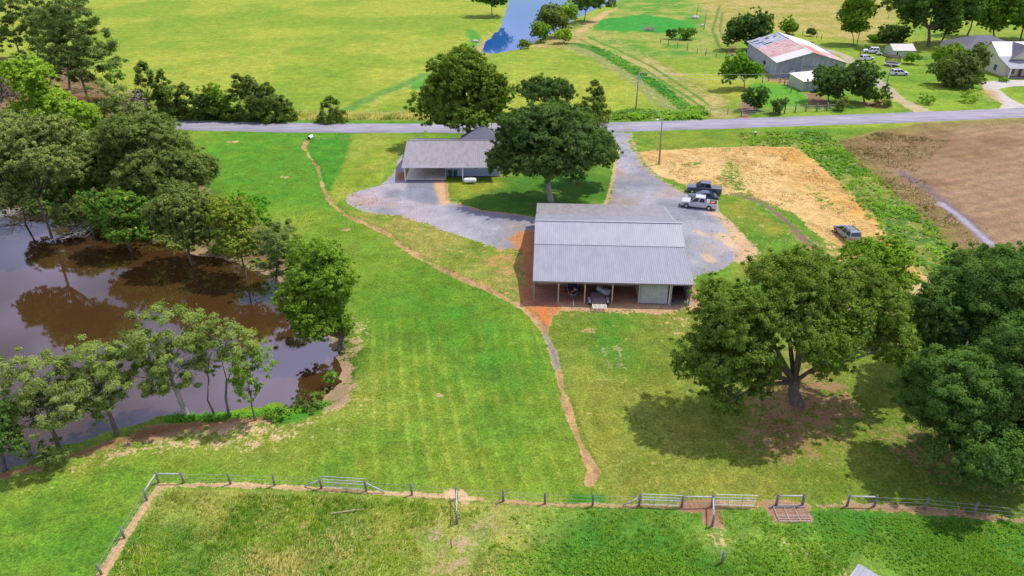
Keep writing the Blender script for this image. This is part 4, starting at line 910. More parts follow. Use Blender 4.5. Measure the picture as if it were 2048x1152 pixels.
# ------------------------------------------------------------------ fences
def post_mb(mb, p, h, r=.09, lean=(0, 0)): mb.tube([(p[0], p[1], p[2]-.3), (p[0]+lean[0], p[1]+lean[1], p[2]+h)], [r, r*.92], 8)
def fence(name, label, px, h=1.3, r=.09, mtl='wood_post', wires=(.3, .7, 1.1), rails=(), braces=(), hs=None, wr=.012, cat='fence', group=None):
    P = [G(*q) for q in px]; o = P[0].copy(); t = empty(name, o); tag(t, label, cat, group); Pl = [p-o for p in P]
    for i, p in enumerate(Pl):
        if h <= 0: continue
        hh = hs[i] if hs else h; mb = MB(); post_mb(mb, p, hh, r if hh > 1 else r*.6, (((i*37) % 7-3)*.012, ((i*53) % 5-2)*.012)); mb.build('post', M[mtl], t, smooth=True)
    if wires:
        for z in wires:
            mb = MB(); mb.tube([tuple(p+np.array([0, -.07, z])) for p in Pl], wr, 4); mb.build('wire', M['wire'], t)
    for i, j, z in rails: MB().tube([tuple(Pl[i]+np.array([0, 0, z])), tuple(Pl[j]+np.array([0, 0, z]))], .065, 8).build('rail', M['wood_rail'], t, smooth=True)
    for i, q in braces:
        e = G(*q)-o; MB().tube([tuple(Pl[i]+np.array([0, 0, .95])), tuple(e+np.array([0, 0, .08]))], .06, 8).build('brace', M['wood_rail'], t, smooth=True)
    return t
fence('wire_fence', 'wooden post and wire fence bending at the corner with pale top rails', [(204,1150),(249,1077),(294,1001),(317,966),(368,966),(461,968),(549,971),(643,976)], 1.25, .1,
      rails=[(2,3,1.05),(3,4,1.05)], braces=[(7,(610,974))])
fence('wire_fence', 'wire fence with leaning brace right of the left galvanised gate', [(733,982),(824,990),(914,996),(1006,1003),(1090,1008),(1185,1011),(1278,1011)], 1.3, .1, braces=[(0,(770,986)),(6,(1246,1012))])
f_ = fence('corner_fence', 'short wooden fence run heading down from the brace post in the middle', [(914,998),(914,1048)], 1.35, .11, rails=[(0,1,1.1)], wires=(.4, .8))
fence('corner_fence', 'fence corner of thick posts with pale rail between the two long gates', [(1364,1013),(1423,1013),(1424,1052),(1443,1127)], 1.25, .11, rails=[(0,1,1.1),(1,2,1.05)], wires=(.4, .8))
fence('h_brace_posts', 'two posts joined by a pale rail behind the gate lying flat', [(1552,1011),(1604,1011)], 1.3, .12, rails=[(0,1,1.1)], wires=())
fence('wire_fence', 'shaded wire fence with railed end posts under the right hand trees', [(1694,1012),(1748,1013),(1848,1018),(1946,1028),(2060,1040)], 1.3, .1, rails=[(0,1,1.1)])
fence('field_post', 'lone short dark post standing in the weeds below the middle fence corner', [(903,1096),(903.5,1096)], 1.0, .06, wires=(), cat='post')
def gate(label, a, b, h=1.2, flat=False, lift=.15, off=0.0, bars=(0, .45, .72, 1.0), ends=True, m='galv'):
    A_, B_ = G(*a), G(*b); d = B_-A_; L_ = float(np.linalg.norm(d)); t = empty('tube_gate', A_, math.atan2(d[1], d[0])); tag(t, label, 'gate')
    f = (lambda x, z: (x, -z, .12)) if flat else (lambda x, z: (x, 0, lift+z))
    mb = MB(); mb.tube([f(0, 0), f(0, h), f(L_, h), f(L_, 0), f(0, 0)], .035, 6, False); mb.build('frame', M[m], t)
    for k in bars[1:-1]: MB().tube([f(0, h*k), f(L_, h*k)], .028, 6).build('bar', M[m], t)
    for k in (.33, .66): MB().tube([f(L_*k, 0), f(L_*k, h)], .022, 6).build('upright', M[m], t)
    mb = MB()
    n = int(L_/.3)
    for i in range(1, n): mb.tube([f(L_*i/n, 0), f(L_*i/n, h*.72)], .006, 3, False)
    for i in range(1, 5): mb.tube([f(0, h*.145*i), f(L_, h*.145*i)], .006, 3, False)
    mb.build('mesh_panel', M['wire'], t); return t
gate('galvanised tube gate with wire mesh between two braced posts at left', (648,976), (729,981), 1.2)
gate('galvanised tube gate left of the thick fence corner posts', (1282,1011), (1361,1014), 1.15)
gate('galvanised tube gate swung open right of the thick fence corner posts', (1428,1012), (1511,1014), 1.15)
gate('rusty pale gate lying flat on the ground below two railed posts', (1545,1012), (1607,1012), 1.7, True, bars=(0, .1, .7, .85, 1), m='wood_rail')
def zpx(ox, oy, s, L_): return [(ox+a*s, oy+b*s) for a, b in L_]
fence('pasture_fence', 'dark post and wire fence across the pasture left of the tin barn', zpx(1310, 0, .122, [(90,700),(215,745),(370,785),(525,828),(690,872),(828,905),(1000,942),(1155,988)]), 2.2, .13, 'wood_post', (.5, 1.1), hs=[1.5,2.6,1.7,2.6,1.5,2.2,1.4,2.2])
fence('corral_fence', 'dark corral fence with thick posts along the road verge', zpx(1480, 180, .1172, [(20,450),(560,402),(755,402),(935,384),(1120,372),(1305,366),(1475,356),(1640,345)]), 2.0, .16, wires=(.4, .9, 1.4), wr=.03)
fence('corral_fence', 'dark corral fence leading towards the white roofed shed', zpx(1440, 50, .1467, [(575,790),(660,762),(815,782),(875,820),(915,858),(965,922)]), 1.9, .14, wires=(.5, 1.2), wr=.03)
fence('road_fence', 'thin wire fence along the far verge from the lone cedar to the big oak', [(600,230),(632,231),(700,231),(760,232),(820,232)], 1.3, .07, wires=(.4, .8, 1.2))
fence('road_fence', 'thin wire fence along the far verge right of the dark cedar', [(1225,233),(1262,232),(1310,231),(1365,230),(1420,229),(1455,228),(1484,227)], 1.3, .07, wires=(.4, .8, 1.2))
fence('back_fence', 'dark posts of a wire fence on the pasture behind the tin barn', [(1605,70),(1633,76),(1642,80),(1690,50),(1776,38)], 1.9, .12, wires=())
for i, (px, lab) in enumerate((((1827,386), 'steel stake nearest the road beside the bare field'), ((1838,411), 'left steel stake of the close pair beside the bare field'), ((1844,414), 'right steel stake of the close pair beside the bare field'), ((1863,420), 'steel stake just right of the close pair'), ((1857,464), 'tilted steel stake lowest along the bare field'))):
    P = G(*px); t = empty('fence_stake', P); tag(t, lab, 'stake', 'stakes along the bare field'); MB().tube([(0, 0, -.2), (.06+(i == 4)*.35, 0, 1.3)], .035, 6).build('stake', M['wood_post'], t); MB().tube([(.06+(i == 4)*.33, 0, 1.22), (.06+(i == 4)*.36, 0, 1.32)], .045, 6).build('cap', M['white'], t)
# marker post by the weed bank, brush pile, boulders, branch
P = G(1509, 275); t = empty('meter_post', P); tag(t, 'short dark post with pale cap in the weeds beside the road', 'post')
MB().box(-.15, -.12, -.2, .15, .12, 1.1).build('post', M['wood_post'], t); MB().box(-.22, -.18, 1.1, .22, .18, 1.22).build('cap', M['white'], t)
def rock(label, px, r, sc=(1.2, 1, .6)):
    P = G(*px); rng = np.random.default_rng(int(px[0])); mb = MB(); mb.ball((0, 0, r*.35), r, 10, 7, sc)
    mb.v = [(x*(1+.16*math.sin(5*x/r+z)), y*(1+.14*math.cos(4*y/r)), z*(1+.12*math.sin(6*x/r))) for x, y, z in mb.v]
    o = mb.build('boulder', M['stone'], None); o.location = P; tag(o, label, 'boulder')
rock('pale boulder at the foot of the farthest thin pole', (1391, 37), 1.3)
rock('small pale boulder beside the thin dark pole on the pasture track', (1405, 52), .8)
rock('pinkish boulder on the bank of the far pond', (951, 84), .9)
rng = np.random.default_rng(3)
def brush(label, px, r, m='bark_pale', n=60, h=1.0, name='brush_pile'):
    P = G(*px); mb = MB()
    for i in range(n):
        a = rng.uniform(0, 6.28); c = rng.normal(size=2)*r*.35; L_ = r*rng.uniform(.5, 1.1)
        p = np.array([c[0], c[1], abs(rng.normal())*h*.35]); d = np.array([math.cos(a), math.sin(a), rng.uniform(0, .9)*h]); q = p+d*L_
        mb.tube([tuple(p), tuple((p+q)/2+rng.normal(size=3)*.1), tuple(q)], [.07, .045, .02], 4)
    o = mb.build(name, M[m], None); o.location = P; tag(o, label, 'branches'); return o
brush('grey pile of cut branches on the pasture beside the bright green patch', (1297, 61), 2.6, n=70)
brush('low heap of dead branches near the trampoline', (1835, 117), 2.4, 'bark', 40, .5)
brush('dead branches leaning into the pond under the far shore trees', (150, 470), 3.2, 'bark_pale', 40, .8)
brush('dead branches spread on the pond edge left of the yellow topped tree', (30, 425), 3.6, 'bark_pale', 40, .6)
o = MB().tube([(0, 0, .12), (1.4, .25, .16), (2.6, .5, .12)], [.06, .05, .03], 6).build('fallen_stick', M['wood_tan'], None); o.location = G(663, 1029); tag(o, 'pale stick lying in the grass below the left gate', 'stick')

# ------------------------------------------------------------------ vehicles
def vehicle(name, label, cat, near_f, near_r, kind, paint, W=1.95, H=1.75, over=(.95, 1.15), right_side_near=False, roof_rack=False, wheel_r=.38, face=None, group=None):
    """near_f / near_r: ground contact points of the front and rear wheel on the side facing the camera"""
    f, r = np.array(near_f), np.array(near_r); d = f-r; wb = float(np.linalg.norm(d)); d /= wb
    left = np.array([-d[1], d[0], 0]); s = -1 if right_side_near else 1    # near side is the left side of the car unless flagged
    c = (f+r)/2 - left*s*(W/2-.12)
    t = empty(name, (c[0], c[1], 0), math.atan2(d[1], d[0])); tag(t, label, cat, group)
    xf, xr = wb/2+over[0], -wb/2-over[1]; w = W/2; pickup = kind == 'pickup'
    belt = H*.60; hood = H*.575; zb = .30
    if pickup: cab0, cab1, rf0, rf1 = wb/2-.5, -wb/2+.62, wb/2-1.3, -wb/2+.76
    elif kind == 'suv': cab0, cab1, rf0, rf1 = wb/2-.35, xr+.08, wb/2-1.2, xr+.42
    elif kind == 'van': cab0, cab1, rf0, rf1 = wb/2-.05, xr+.06, wb/2-1.15, xr+.32
    else: cab0, cab1, rf0, rf1 = wb/2-.35, xr+.55, wb/2-1.3, xr+1.5; belt = H*.62; hood = H*.55
    # lower body as a loft
    st = []
    def S(x, zt, wf=1.0, zbb=None): st.append((x, zt, w*wf, zb if zbb is None else zbb))
    S(xf, hood*.70, .80, .42); S(xf-.07, hood*.86, .90, .34); S(xf-.35, hood*.97, .97); S(cab0+.05, hood*1.02); S(cab0-.05, belt); S((cab0+cab1)/2, belt*1.01)
    if pickup: S(cab1, belt*1.01); S(cab1-.02, .82); S(xr+.08, .82, .99); S(xr+.0, .80, .96, .45)
    elif kind == 'sedan': S(cab1, belt*1.0, .99); S(xr+.25, belt*.95, .95); S(xr+.05, belt*.8, .9, .36); S(xr, belt*.6, .84, .42)
    else: S(cab1, belt*1.02, .98); S(xr+.04, belt*.95, .95, .36); S(xr, belt*.7, .92, .42)
    prof_ = lambda zt, ww, z0: [(ww*.93, z0), (ww, z0+.16), (ww*1.0, (z0+zt)/2+.08), (ww*.985, zt-.10), (ww*.93, zt-.015), (0, zt+.02)]
    vs, fs = [], []; m = 11
    for x, zt, ww, z0 in st:
        p = prof_(zt, ww, z0); ring = [(x, y, z) for y, z in p]+[(x, -y, z) for y, z in p[-2::-1]]; vs += ring
    for i in range(len(st)-1):
        for k in range(m-1): a = i*m+k; fs.append((a, a+m, a+m+1, a+1))
        fs.append((i*m+m-1, (i+1)*m+m-1, (i+1)*m, i*m))
    fs.append(tuple(range(m))[::-1]); fs.append(tuple((len(st)-1)*m+k for k in range(m)))
    mb = MB(); mb.add(vs, fs)
    if pickup:
        for sy in (-1, 1): mb.box(xr+.02, sy*w*.985-(.09 if sy > 0 else 0), .78, cab1-.03, sy*w*.985+(.09 if sy < 0 else 0), belt*.97)
        mb.box(xr, -w*.88, .8, xr+.08, w*.88, belt*.96)
    mb.build('body', paint, t, bevel=.02)
    # greenhouse
    wt = w*.78; wbm = w*.94
    def P(x, y, z): return Vector((x, y, z))
    cb = [P(cab0, wbm, belt-.01), P(cab0, -wbm, belt-.01), P(cab1, -wbm, belt-.01), P(cab1, wbm, belt-.01)]
    rt = [P(rf0, wt, H-.05), P(rf0, -wt, H-.05), P(rf1, -wt, H-.05), P(rf1, wt, H-.05)]
    MB().add(cb+rt, [(0, 4, 7, 3), (1, 2, 6, 5), (0, 1, 5, 4), (2, 3, 7, 6), (4, 5, 6, 7)]).build('cab', paint, t, bevel=.03)
    rp = [P(rf0-.05, wt*.93, H), P(rf0-.05, -wt*.93, H), P(rf1+.05, -wt*.93, H), P(rf1+.05, wt*.93, H)]
    MB().add(rt+rp, [(0, 1, 5, 4), (1, 2, 6, 5), (2, 3, 7, 6), (3, 0, 4, 7), (4, 5, 6, 7)]).build('roof', paint, t, bevel=.02)
    def pane(a, b, c_, d_, nm, mg=.1, out=.012, mat_=None):
        a, b, c_, d_ = [Vector(q) for q in (a, b, c_, d_)]; ce = (a+b+c_+d_)/4; n = (b-a).cross(d_-a).normalized()
        pts = [ce+(q-ce)*(1-mg)+n*out for q in (a, b, c_, d_)]
        return MB().slab(*pts, .02).build(nm, mat_ or M['glass'], t)
    pane(cb[1], cb[0], rt[0], rt[1], 'windshield', .12)
    # flip so the normal points forward
    pane(cb[3], cb[2], rt[2], rt[3], 'rear_window', .16)
    for sd in (0, 1):
        if sd == 0: q = lambda u: (cb[0].lerp(cb[3], u), rt[0].lerp(rt[3], u))
        else: q = lambda u: (cb[1].lerp(cb[2], u), rt[1].lerp(rt[2], u))
        cuts = {'pickup': [(.03, .50), (.53, .97)], 'suv': [(.03, .33), (.35, .63), (.66, .95)], 'van': [(.04, .32), (.34, .64), (.66, .96)], 'sedan': [(.06, .5), (.52, .94)]}[kind]
        for u0, u1 in cuts:
            a0, a1 = q(u0); b0, b1 = q(u1)
            if sd == 0: pane(b0, a0, a1, b1, 'side_window', .14)
            else: pane(a0, b0, b1, a1, 'side_window', .14)
    for sx in (1, -1):
        for sy in (1, -1):
            x = sx*wb/2; yy = sy*(w-.12)
            MB().cyl((x, sy*(w+.004) if sy < 0 else w-.10+.104-.1, wheel_r*1.02), wheel_r*1.22, .10 if sy > 0 else .10, 20, 'y').build('wheel_arch', M['black'], t) if False else None
            ar = MB().cyl((x, sy*(w-.02)-.025, wheel_r*1.05), wheel_r*1.2, .05, 20, 'y').build('wheel_arch', M['black'], t)
            wh = empty_child('wheel', (x, sy*(w-.10), wheel_r), t)
            MB().cyl((0, -.12, 0), wheel_r, .24, 20, 'y').build('tyre', M['rubber'], wh)
            MB().cyl((0, sy*.118-.012, 0), wheel_r*.62, .03, 12, 'y').build('rim', M['rim'], wh)
    for sy in (1, -1):
        MB().box(xf-.09, sy*w*.70-.18, hood*.70, xf+.0+.02-.05, sy*w*.70+.18, hood*.84).build('headlight', M['lamp'], t)
        MB().box(xr-.015, sy*w*.82-.08, belt*.66, xr+.06, sy*w*.82+.10, belt*.9).build('taillight', M['red'], t)
        MB().box(cab0-.38, sy*(w+.02)-.02+(0 if sy > 0 else -.12), belt-.02, cab0-.22, sy*(w+.02)+.02+(.12 if sy > 0 else 0), belt+.16).build('mirror', M['black'], t)
    MB().box(xf-.02, -w*.8, .36, xf+.06, w*.8, .55).build('front_bumper', M['silver'] if pickup else paint, t); MB().box(xr-.07, -w*.82, .40, xr+.02, w*.82, .58).build('rear_bumper', M['silver'] if pickup else paint, t)
    MB().box(xf-.03, -w*.5, .58, xf+.012, w*.5, hood*.82).build('grille', M['black'], t)
    if roof_rack:
        for sy in (1, -1): MB().box(rf1+.25, sy*wt*.85-.02, H+.02, rf0-.2, sy*wt*.85+.02, H+.07).build('roof_rail', M['black'], t)
        for u in (.35, .7): x = rf1+(rf0-rf1)*u; MB().box(x-.03, -wt*.85, H+.07, x+.03, wt*.85, H+.1).build('crossbar', M['black'], t)
    return t, dict(xf=xf, xr=xr, cab1=cab1, w=w, belt=belt, wb=wb)
def empty_child(name, loc, parent):
    o = bpy.data.objects.new(name, None); COL.objects.link(o); o.location = loc; o.parent = parent; return o
def ext(f, r, wb):
    f, r = np.array(f), np.array(r); m = (f+r)/2; d = (f-r)/np.linalg.norm(f-r); return m+d*wb/2, m-d*wb/2
f, r = ext(G(1372.5, 415.5), G(1416.4, 420.5), 3.6)
vs, q = vehicle('pickup_truck', 'silver crew cab pickup truck parked nearest the pole barn', 'pickup', f, r, 'pickup', M['silver'], 2.02, 1.95, (.95, 1.2))
MB().box(q['xr']+.1, -q['w']*.86, .83, q['cab1']-.05, q['w']*.86, .85).build('bed_floor', M['black'], vs)
MB().box(q['cab1']-.6, -q['w']*.86, .9, q['cab1']-.08, q['w']*.86, 1.25).build('tool_box', M['roof'], vs)
ob = MB().box(-.35, -.3, 0, .35, .3, .3).build('red_crate', M['orange'], None, bevel=.03); ob.location = vs.matrix_basis @ Vector((q['xr']+.75, 0.1, .86)); tag(ob, 'small red crate lying in the bed of the silver pickup truck', 'crate')
f, r = ext(G(1384.7, 386.5), G(1426.8, 390.5), 3.65)
vs, q = vehicle('pickup_truck', 'dark grey crew cab pickup truck with covered bed at the edge of the straw patch', 'pickup', f, r, 'pickup', M['car_grey'], 2.02, 1.95, (.95, 1.2))
MB().box(q['xr']+.06, -q['w']*.93, q['belt']*.965, q['cab1']-.04, q['w']*.93, q['belt']+.02).build('bed_cover', mat('bed_cover', (.13,.12,.135), .6), vs)
MB().box(-q['wb']/2+.5, q['w']-.02, .36, q['wb']/2-.5, q['w']+.12, .42).build('running_board', M['wood_tan'], vs)
f, r = ext(G(1388, 402), G(1424, 403.5), 2.8)
vehicle('parked_car', 'dark navy sedan parked between the two pickup trucks', 'car', f, r, 'sedan', M['car_navy'], 1.85, 1.45, (.9, 1.05), wheel_r=.33)
f, r = ext(G(1671, 465.5), G(1690.3, 482), 3.0)
vehicle('parked_minivan', 'grey green minivan with roof rack parked on the straw patch', 'car', f, r, 'van', M['car_pewter'], 1.95, 1.75, (.95, 1.05), roof_rack=True, wheel_r=.34)
f, r = ext(G(1812, 152), G(1789, 152), 2.8)
vehicle('parked_suv', 'white sport utility car parked in the open on the lawn', 'car', f, r, 'suv', M['car_white'], 1.92, 1.8, (.95, 1.05), True, True)
f, r = ext(G(1747, 121), G(1725, 122.5), 2.75)
vehicle('parked_suv', 'white sport utility car parked closest to the tin barn lane', 'car', f, r, 'suv', M['car_white'], 1.88, 1.7, (.9, 1.0), True, True)
f, r = ext(G(1732, 106.5), G(1752, 107.5), 2.95)
vehicle('parked_van', 'white long roofed car parked behind the other two near the garden shed', 'car', f, r, 'suv', M['car_white'], 1.95, 1.9, (.95, 1.1))
# small trailer dolly beside the white car
P = G(1758, 110); t = empty('car_dolly', (P[0], P[1], 0), R(-15)); tag(t, 'small dark two wheeled trailer beside the farthest white car', 'trailer')
MB().box(-.9, -.8, .45, .9, .8, .55).build('deck', M['galv'], t); MB().tube([(.9, 0, .5), (2.6, 0, .5)], .06, 6).build('tongue', M['black'], t)
for s in (-1, 1): MB().cyl((0, s*.95-.1, .33), .33, .2, 16, 'y').build('wheel', M['rubber'], t); MB().prism([(-.5,.5),(-.3,.78),(.3,.78),(.5,.5)], s*.95-.13, s*.95+.13).build('fender', M['galv'], t)
# trampoline
P = G(1783, 132); t = empty('trampoline', (P[0], P[1], 0)); tag(t, 'round trampoline with white rim and dark safety net on the lawn', 'trampoline')
ring = [(2.1*math.cos(a), 2.1*math.sin(a)) for a in np.linspace(0, 2*math.pi, 25)]
MB().tube([(x, y, .85) for x, y in ring], .14, 6, False).build('rim_pad', M['white'], t); MB().cyl((0, 0, .82), 2.0, .03, 24).build('mat', M['net'], t)
for i in range(6):
    a = i*math.pi/3+.3; MB().tube([(2.1*math.cos(a), 2.1*math.sin(a), 0), (2.1*math.cos(a), 2.1*math.sin(a), 2.9)], .04, 6).build('net_pole', M['black'], t)
MB().tube([(x, y, 2.85) for x, y in ring], .09, 6, False).build('top_ring', M['maroon'], t)
mb = MB()
for x, y in ring[:-1]:
    for k in range(2):
        a = math.atan2(y, x)+k*.13; mb.tube([(2.08*math.cos(a), 2.08*math.sin(a), .9), (2.08*math.cos(a), 2.08*math.sin(a), 2.85)], .02, 3, False)
for z in np.linspace(1.1, 2.7, 8): mb.tube([(x*.99, y*.99, z) for x, y in ring], .018, 3, False)
mb.build('net', M['net'], t)
# boat on its trailer
P = G(1146, 600); yb_ = 74.9
t = empty('fishing_boat', (atY(1146, 594, 76)[0], 75.6, .45), R(-2)); tag(t, 'small dark fishing boat with orange seats under the barn roof', 'boat')
hs_ = [(0, .06, .62), (.5, .42, .60), (1.1, .60, .56), (2.2, .66, .52), (4.2, .64, .52)]; vs, fs = [], []
for yy, ww, zt in hs_: vs += [(-ww, yy, zt), (-ww*.75, yy+.03, .05), (ww*.75, yy+.03, .05), (ww, yy, zt)]
for i in range(4):
    for k in range(3): a = i*4+k; fs.append((a, a+1, a+5, a+4))
fs.append((16, 17, 18, 19)); MB().add(vs, fs).build('hull', M['boat'], t)
MB().add([(-w_*.93, y_, .40) for y_, w_, _ in hs_]+[(w_*.93, y_, .40) for y_, w_, _ in hs_], [(i, i+1, i+6, i+5) for i in range(4)]).build('deck', M['boat_in'], t)
MB().tube([(-w_, y_, z_) for y_, w_, z_ in hs_[::-1]]+[(w_, y_, z_) for y_, w_, z_ in hs_], .035, 6).build('gunwale', M['roof_light'], t)
for x, y_, m_ in ((-.1, 1.1, 'orange'), (.25, 1.9, 'orange'), (.3, 1.55, 'stone')): MB().box(x-.2, y_-.16, .42, x+.2, y_+.16, .62).build('seat', M[m_], t, bevel=.04)
MB().box(-.6, 2.7, .42, .6, 3.0, .5).build('bench', M['boat'], t); MB().box(-.2, 4.1, .4, .2, 4.5, 1.1).build('outboard_motor', M['black'], t, bevel=.05)
t = empty('boat_trailer', (atY(1146, 594, 76)[0], 75.6, 0), R(-2)); tag(t, 'dark boat trailer with long tongue carrying the fishing boat', 'trailer')
MB().tube([(0, -1.6, .42), (0, 4.0, .42)], .05, 6).build('tongue', M['galv'], t); MB().tube([(-.5, 1.0, .42), (-.5, 3.9, .42)], .04, 6).tube([(.5, 1.0, .42), (.5, 3.9, .42)], .04, 6).build('bunks', M['wood_grey'], t)
MB().tube([(0, -1.0, .05), (0, -1.0, .8)], .04, 6).build('jack', M['galv'], t); MB().tube([(-.85, 2.8, .3), (.85, 2.8, .3)], .04, 6).build('axle', M['galv'], t)
for s in (-1, 1): MB().cyl((s*.85-.09, 2.8, .3), .3, .18, 16, 'x').build('wheel', M['rubber'], t)
# utility trailer
A_ = G(1195, 606); t = empty('utility_trailer', (A_[0], 73.3, 0), R(-1.5)); tag(t, 'flat wooden deck trailer with pale slatted ramp in front of the barn', 'trailer')
mb = MB()
for i in range(11): mb.box(-.9+i*.165, 1.1, .55, -.9+i*.165+.15, 3.9, .6)
mb.build('deck', M['deck_wood'], t); MB().box(-.95, 1.05, .45, -.88, 3.95, .62).box(.92, 1.05, .45, .99, 3.95, .62).box(-.88, 3.9, .45, .92, 3.97, .62).box(-.88, 1.03, .45, .92, 1.09, .62).build('frame', M['black'], t)
mb = MB()
for i in range(5): mb.box(-.85, .02+i*.22, .50, .88, .12+i*.22, .53)
for i in range(4): mb.box(-.85+i*.55, -.02, .53, -.77+i*.55, 1.02, .56)
mb.build('ramp', M['roof_cream'], t)
for s in (-1, 1):
    MB().cyl((s*1.12-.11, 1.9, .33), .33, .22, 18, 'x').build('wheel', M['rubber'], t); MB().prism([(1.35,.5),(1.5,.78),(2.3,.78),(2.45,.5)], s*1.12-.14, s*1.12+.14, 'x').build('fender', M['roof_light'], t)
MB().tube([(-.6, 3.95, .5), (0, 5.2, .5)], .05, 6).tube([(.6, 3.95, .5), (0, 5.2, .5)], .05, 6).build('tongue', M['black'], t)
MB().tube([(-1.05, -.6, 0), (-1.05, -.1, .9)], .03, 6).build('prop_stand', M['wood_grey'], t)
t = empty('water_tank', (atY(1206, 583, 77.6)[0], 77.4, 0), R(-52)); tag(t, 'grey box shaped tank with chamfered edges behind the flat trailer', 'tank')
MB().prism([(-.3, .45), (-.42, .6), (-.42, .95), (-.28, 1.1), (.28, 1.1), (.42, .95), (.42, .6), (.3, .45)], -.85, .85, 'x').build('tank', M['tank_grey'], t, bevel=.03)
MB().box(-.7, -.3, 0, -.5, .3, .45).box(.5, -.3, 0, .7, .3, .45).build('stand', M['wood_post'], t); MB().cyl((0, 0, 1.1), .12, .06, 12).build('cap', M['black'], t)
# ------------------------------------------------------------------ trees
T = tree
# the two great trees on the right
T('pecan_tree', 'huge spreading olive green tree with a thick ivied trunk on bare soil', 'tree', (1594,808),
  [(1500,490,1700,640,1.5),(1395,540,1570,690,0),(1350,640,1500,790,-1.5),(1420,600,1560,760,-2),(1640,520,1800,660,1),(1690,600,1815,720,0),(1540,580,1720,730,-1),(1560,500,1660,600,3),(1400,720,1490,850,-3),(1630,690,1690,760,-1.5),(1480,700,1560,800,-2),(1345,680,1440,770,-1),(1740,650,1840,740,1),(1600,640,1720,740,2),(1545,610,1685,735,-3),(1500,560,1640,680,-1)],
  'pecan', tr=.62, fork=3.2, dens=.95, depth=1.1, nb=80, core=0, grow=1.2)
T('sapling_tree', 'bright leafy young tree behind the spreading tree, overlapping the minivan', 'tree', (1765,585), [(1690,468,1850,560),(1720,520,1830,600)], 'bright', tr=.14, dens=.75, leaf=.34)
T('shade_tree', 'dark green dense tree at right edge, the upper of the right hand mass', 'tree', (2010,770), [(1830,520,2100,760,1),(1900,475,2130,640,3),(1850,640,2060,800,-2),(1820,560,1940,700,0)], 'deep', tr=.6, dens=1.35, nb=40)
T('shade_tree', 'dark green dense tree at right edge, the lower one reaching down to the fence', 'tree', (2040,935), [(1790,700,2010,900,1),(1850,780,2120,980,-1.5),(1930,640,2180,860,2),(1960,880,2110,1020,-2.5),(1800,760,1940,900,0),(1900,860,2040,1000,-2)], 'deep', tr=.6, dens=1.35, nb=40)
# yard trees
T('oak_tree', 'tall broad oak behind the blue house overhanging the road', 'tree', (937,292), [(850,100,1000,215,1),(818,150,930,260,0),(920,130,1032,240,0),(870,190,1010,268,-2),(895,95,975,150,1),(985,150,1034,215,-1)], 'oak', tr=.6, fork=4.5, dens=1.2, nb=60)
T('shade_tree', 'large dense dark tree with pale forked trunk behind the pole barn', 'tree', (1102,402), [(1010,205,1190,310,1.5),(975,270,1110,375,0),(1060,240,1230,350,0),(1010,290,1180,372,-2),(985,220,1090,300,1)], 'dark', tr=.45, fork=4.2, bark='bark_pale', dens=1.2, nb=50)
T('shade_tree', 'smaller tree with thin trunk tucked right behind the large dark yard tree', 'tree', (1155,368), [(1130,250,1240,345,0),(1140,215,1210,280,1)], 'dark', tr=.2, dens=1)
T('round_tree', 'small round dark tree beyond the road behind the yard tree', 'tree', (1088,228), [(1036,155,1142,214)], 'dark', tr=.2, dens=1.1)
T('cedar_tree', 'dark ragged cedar beside the road right of the yard tree', 'tree', (1187,243), [(1157,168,1218,238)], 'cedar', 'cone', tr=.16, dens=1.5)
T('cedar_bush', 'lone small cedar bush on the far road verge', 'bush', (661,243), [(635,196,689,242)], 'cedar', 'cone', tr=.1, dens=1.4)
# hedge of cedars along the far verge
g = 'cedars in the roadside hedgerow'
for lab, b, c, k, s in (
  ('tallest pointed cedar at the left end of the roadside hedgerow', (292,236), (262,133,330,228), 'cedar', 'cone'),
  ('cedar second from the left in the roadside hedgerow', (330,238), (305,148,362,232), 'cedar', 'cone'),
  ('low cedar third from the left in the roadside hedgerow', (368,238), (345,172,400,232), 'cedar', 'cone'),
  ('pointed cedar right of the bright green hedge tree', (478,238), (448,156,515,234), 'cedar', 'cone'),
  ('wide cedar near the right end of the roadside hedgerow', (540,240), (505,172,572,236), 'cedar', 'cone'),
  ('last small cedar at the right end of the roadside hedgerow', (568,241), (545,195,590,240), 'cedar', 'cone')):
    T('cedar_tree', lab, 'tree', b, [c], k, s, g, tr=.14, dens=1.4)
T('hedge_tree', 'bright green leafy tree in the middle of the cedar hedgerow', 'tree', (432,236), [(402,162,452,215),(410,185,470,230)], 'bright', tr=.12)
T('hedge_tree', 'grey green bushy tree with thin top in the right half of the hedgerow', 'tree', (505,238), [(480,154,540,215),(495,180,550,232)], 'olive', tr=.14)
# pines top left
g = 'pines in the upper left corner'
T('pine_tree', 'tall dark pine with bare trunk, rightmost of the upper left group', 'tree', (178,205), [(85,0,180,75,0),(110,40,215,125,0),(130,90,232,160,-1),(60,70,150,130,1),(95,110,170,165,-2)], 'pined', 'pine', g, tr=.3, fork=7, dens=1.2, depth=.7)
T('pine_tree', 'dark pine behind, second from right of the upper left group', 'tree', (140,180), [(100,-20,165,45,0),(60,20,130,85,0),(120,60,190,110,1)], 'pined', 'pine', g, tr=.28, fork=6, depth=.7)
T('pine_tree', 'spreading pine at the left edge of the upper left group', 'tree', (42,120), [(-20,-20,60,60,0),(10,30,70,85,-1),(-10,60,40,110,1)], 'pined', 'pine', g, tr=.28, fork=5, depth=.7)
T('pine_tree', 'pine with yellow field showing behind its trunk, middle of the upper left group', 'tree', (76,112), [(30,-25,110,50,0),(50,25,110,80,0)], 'pined', 'pine', g, tr=.26, fork=5, depth=.7)
T('background_tree', 'dark tree cut by the top edge right of the pines', 'tree', (150,18), [(110,-40,180,12)], 'dark', tr=.2)
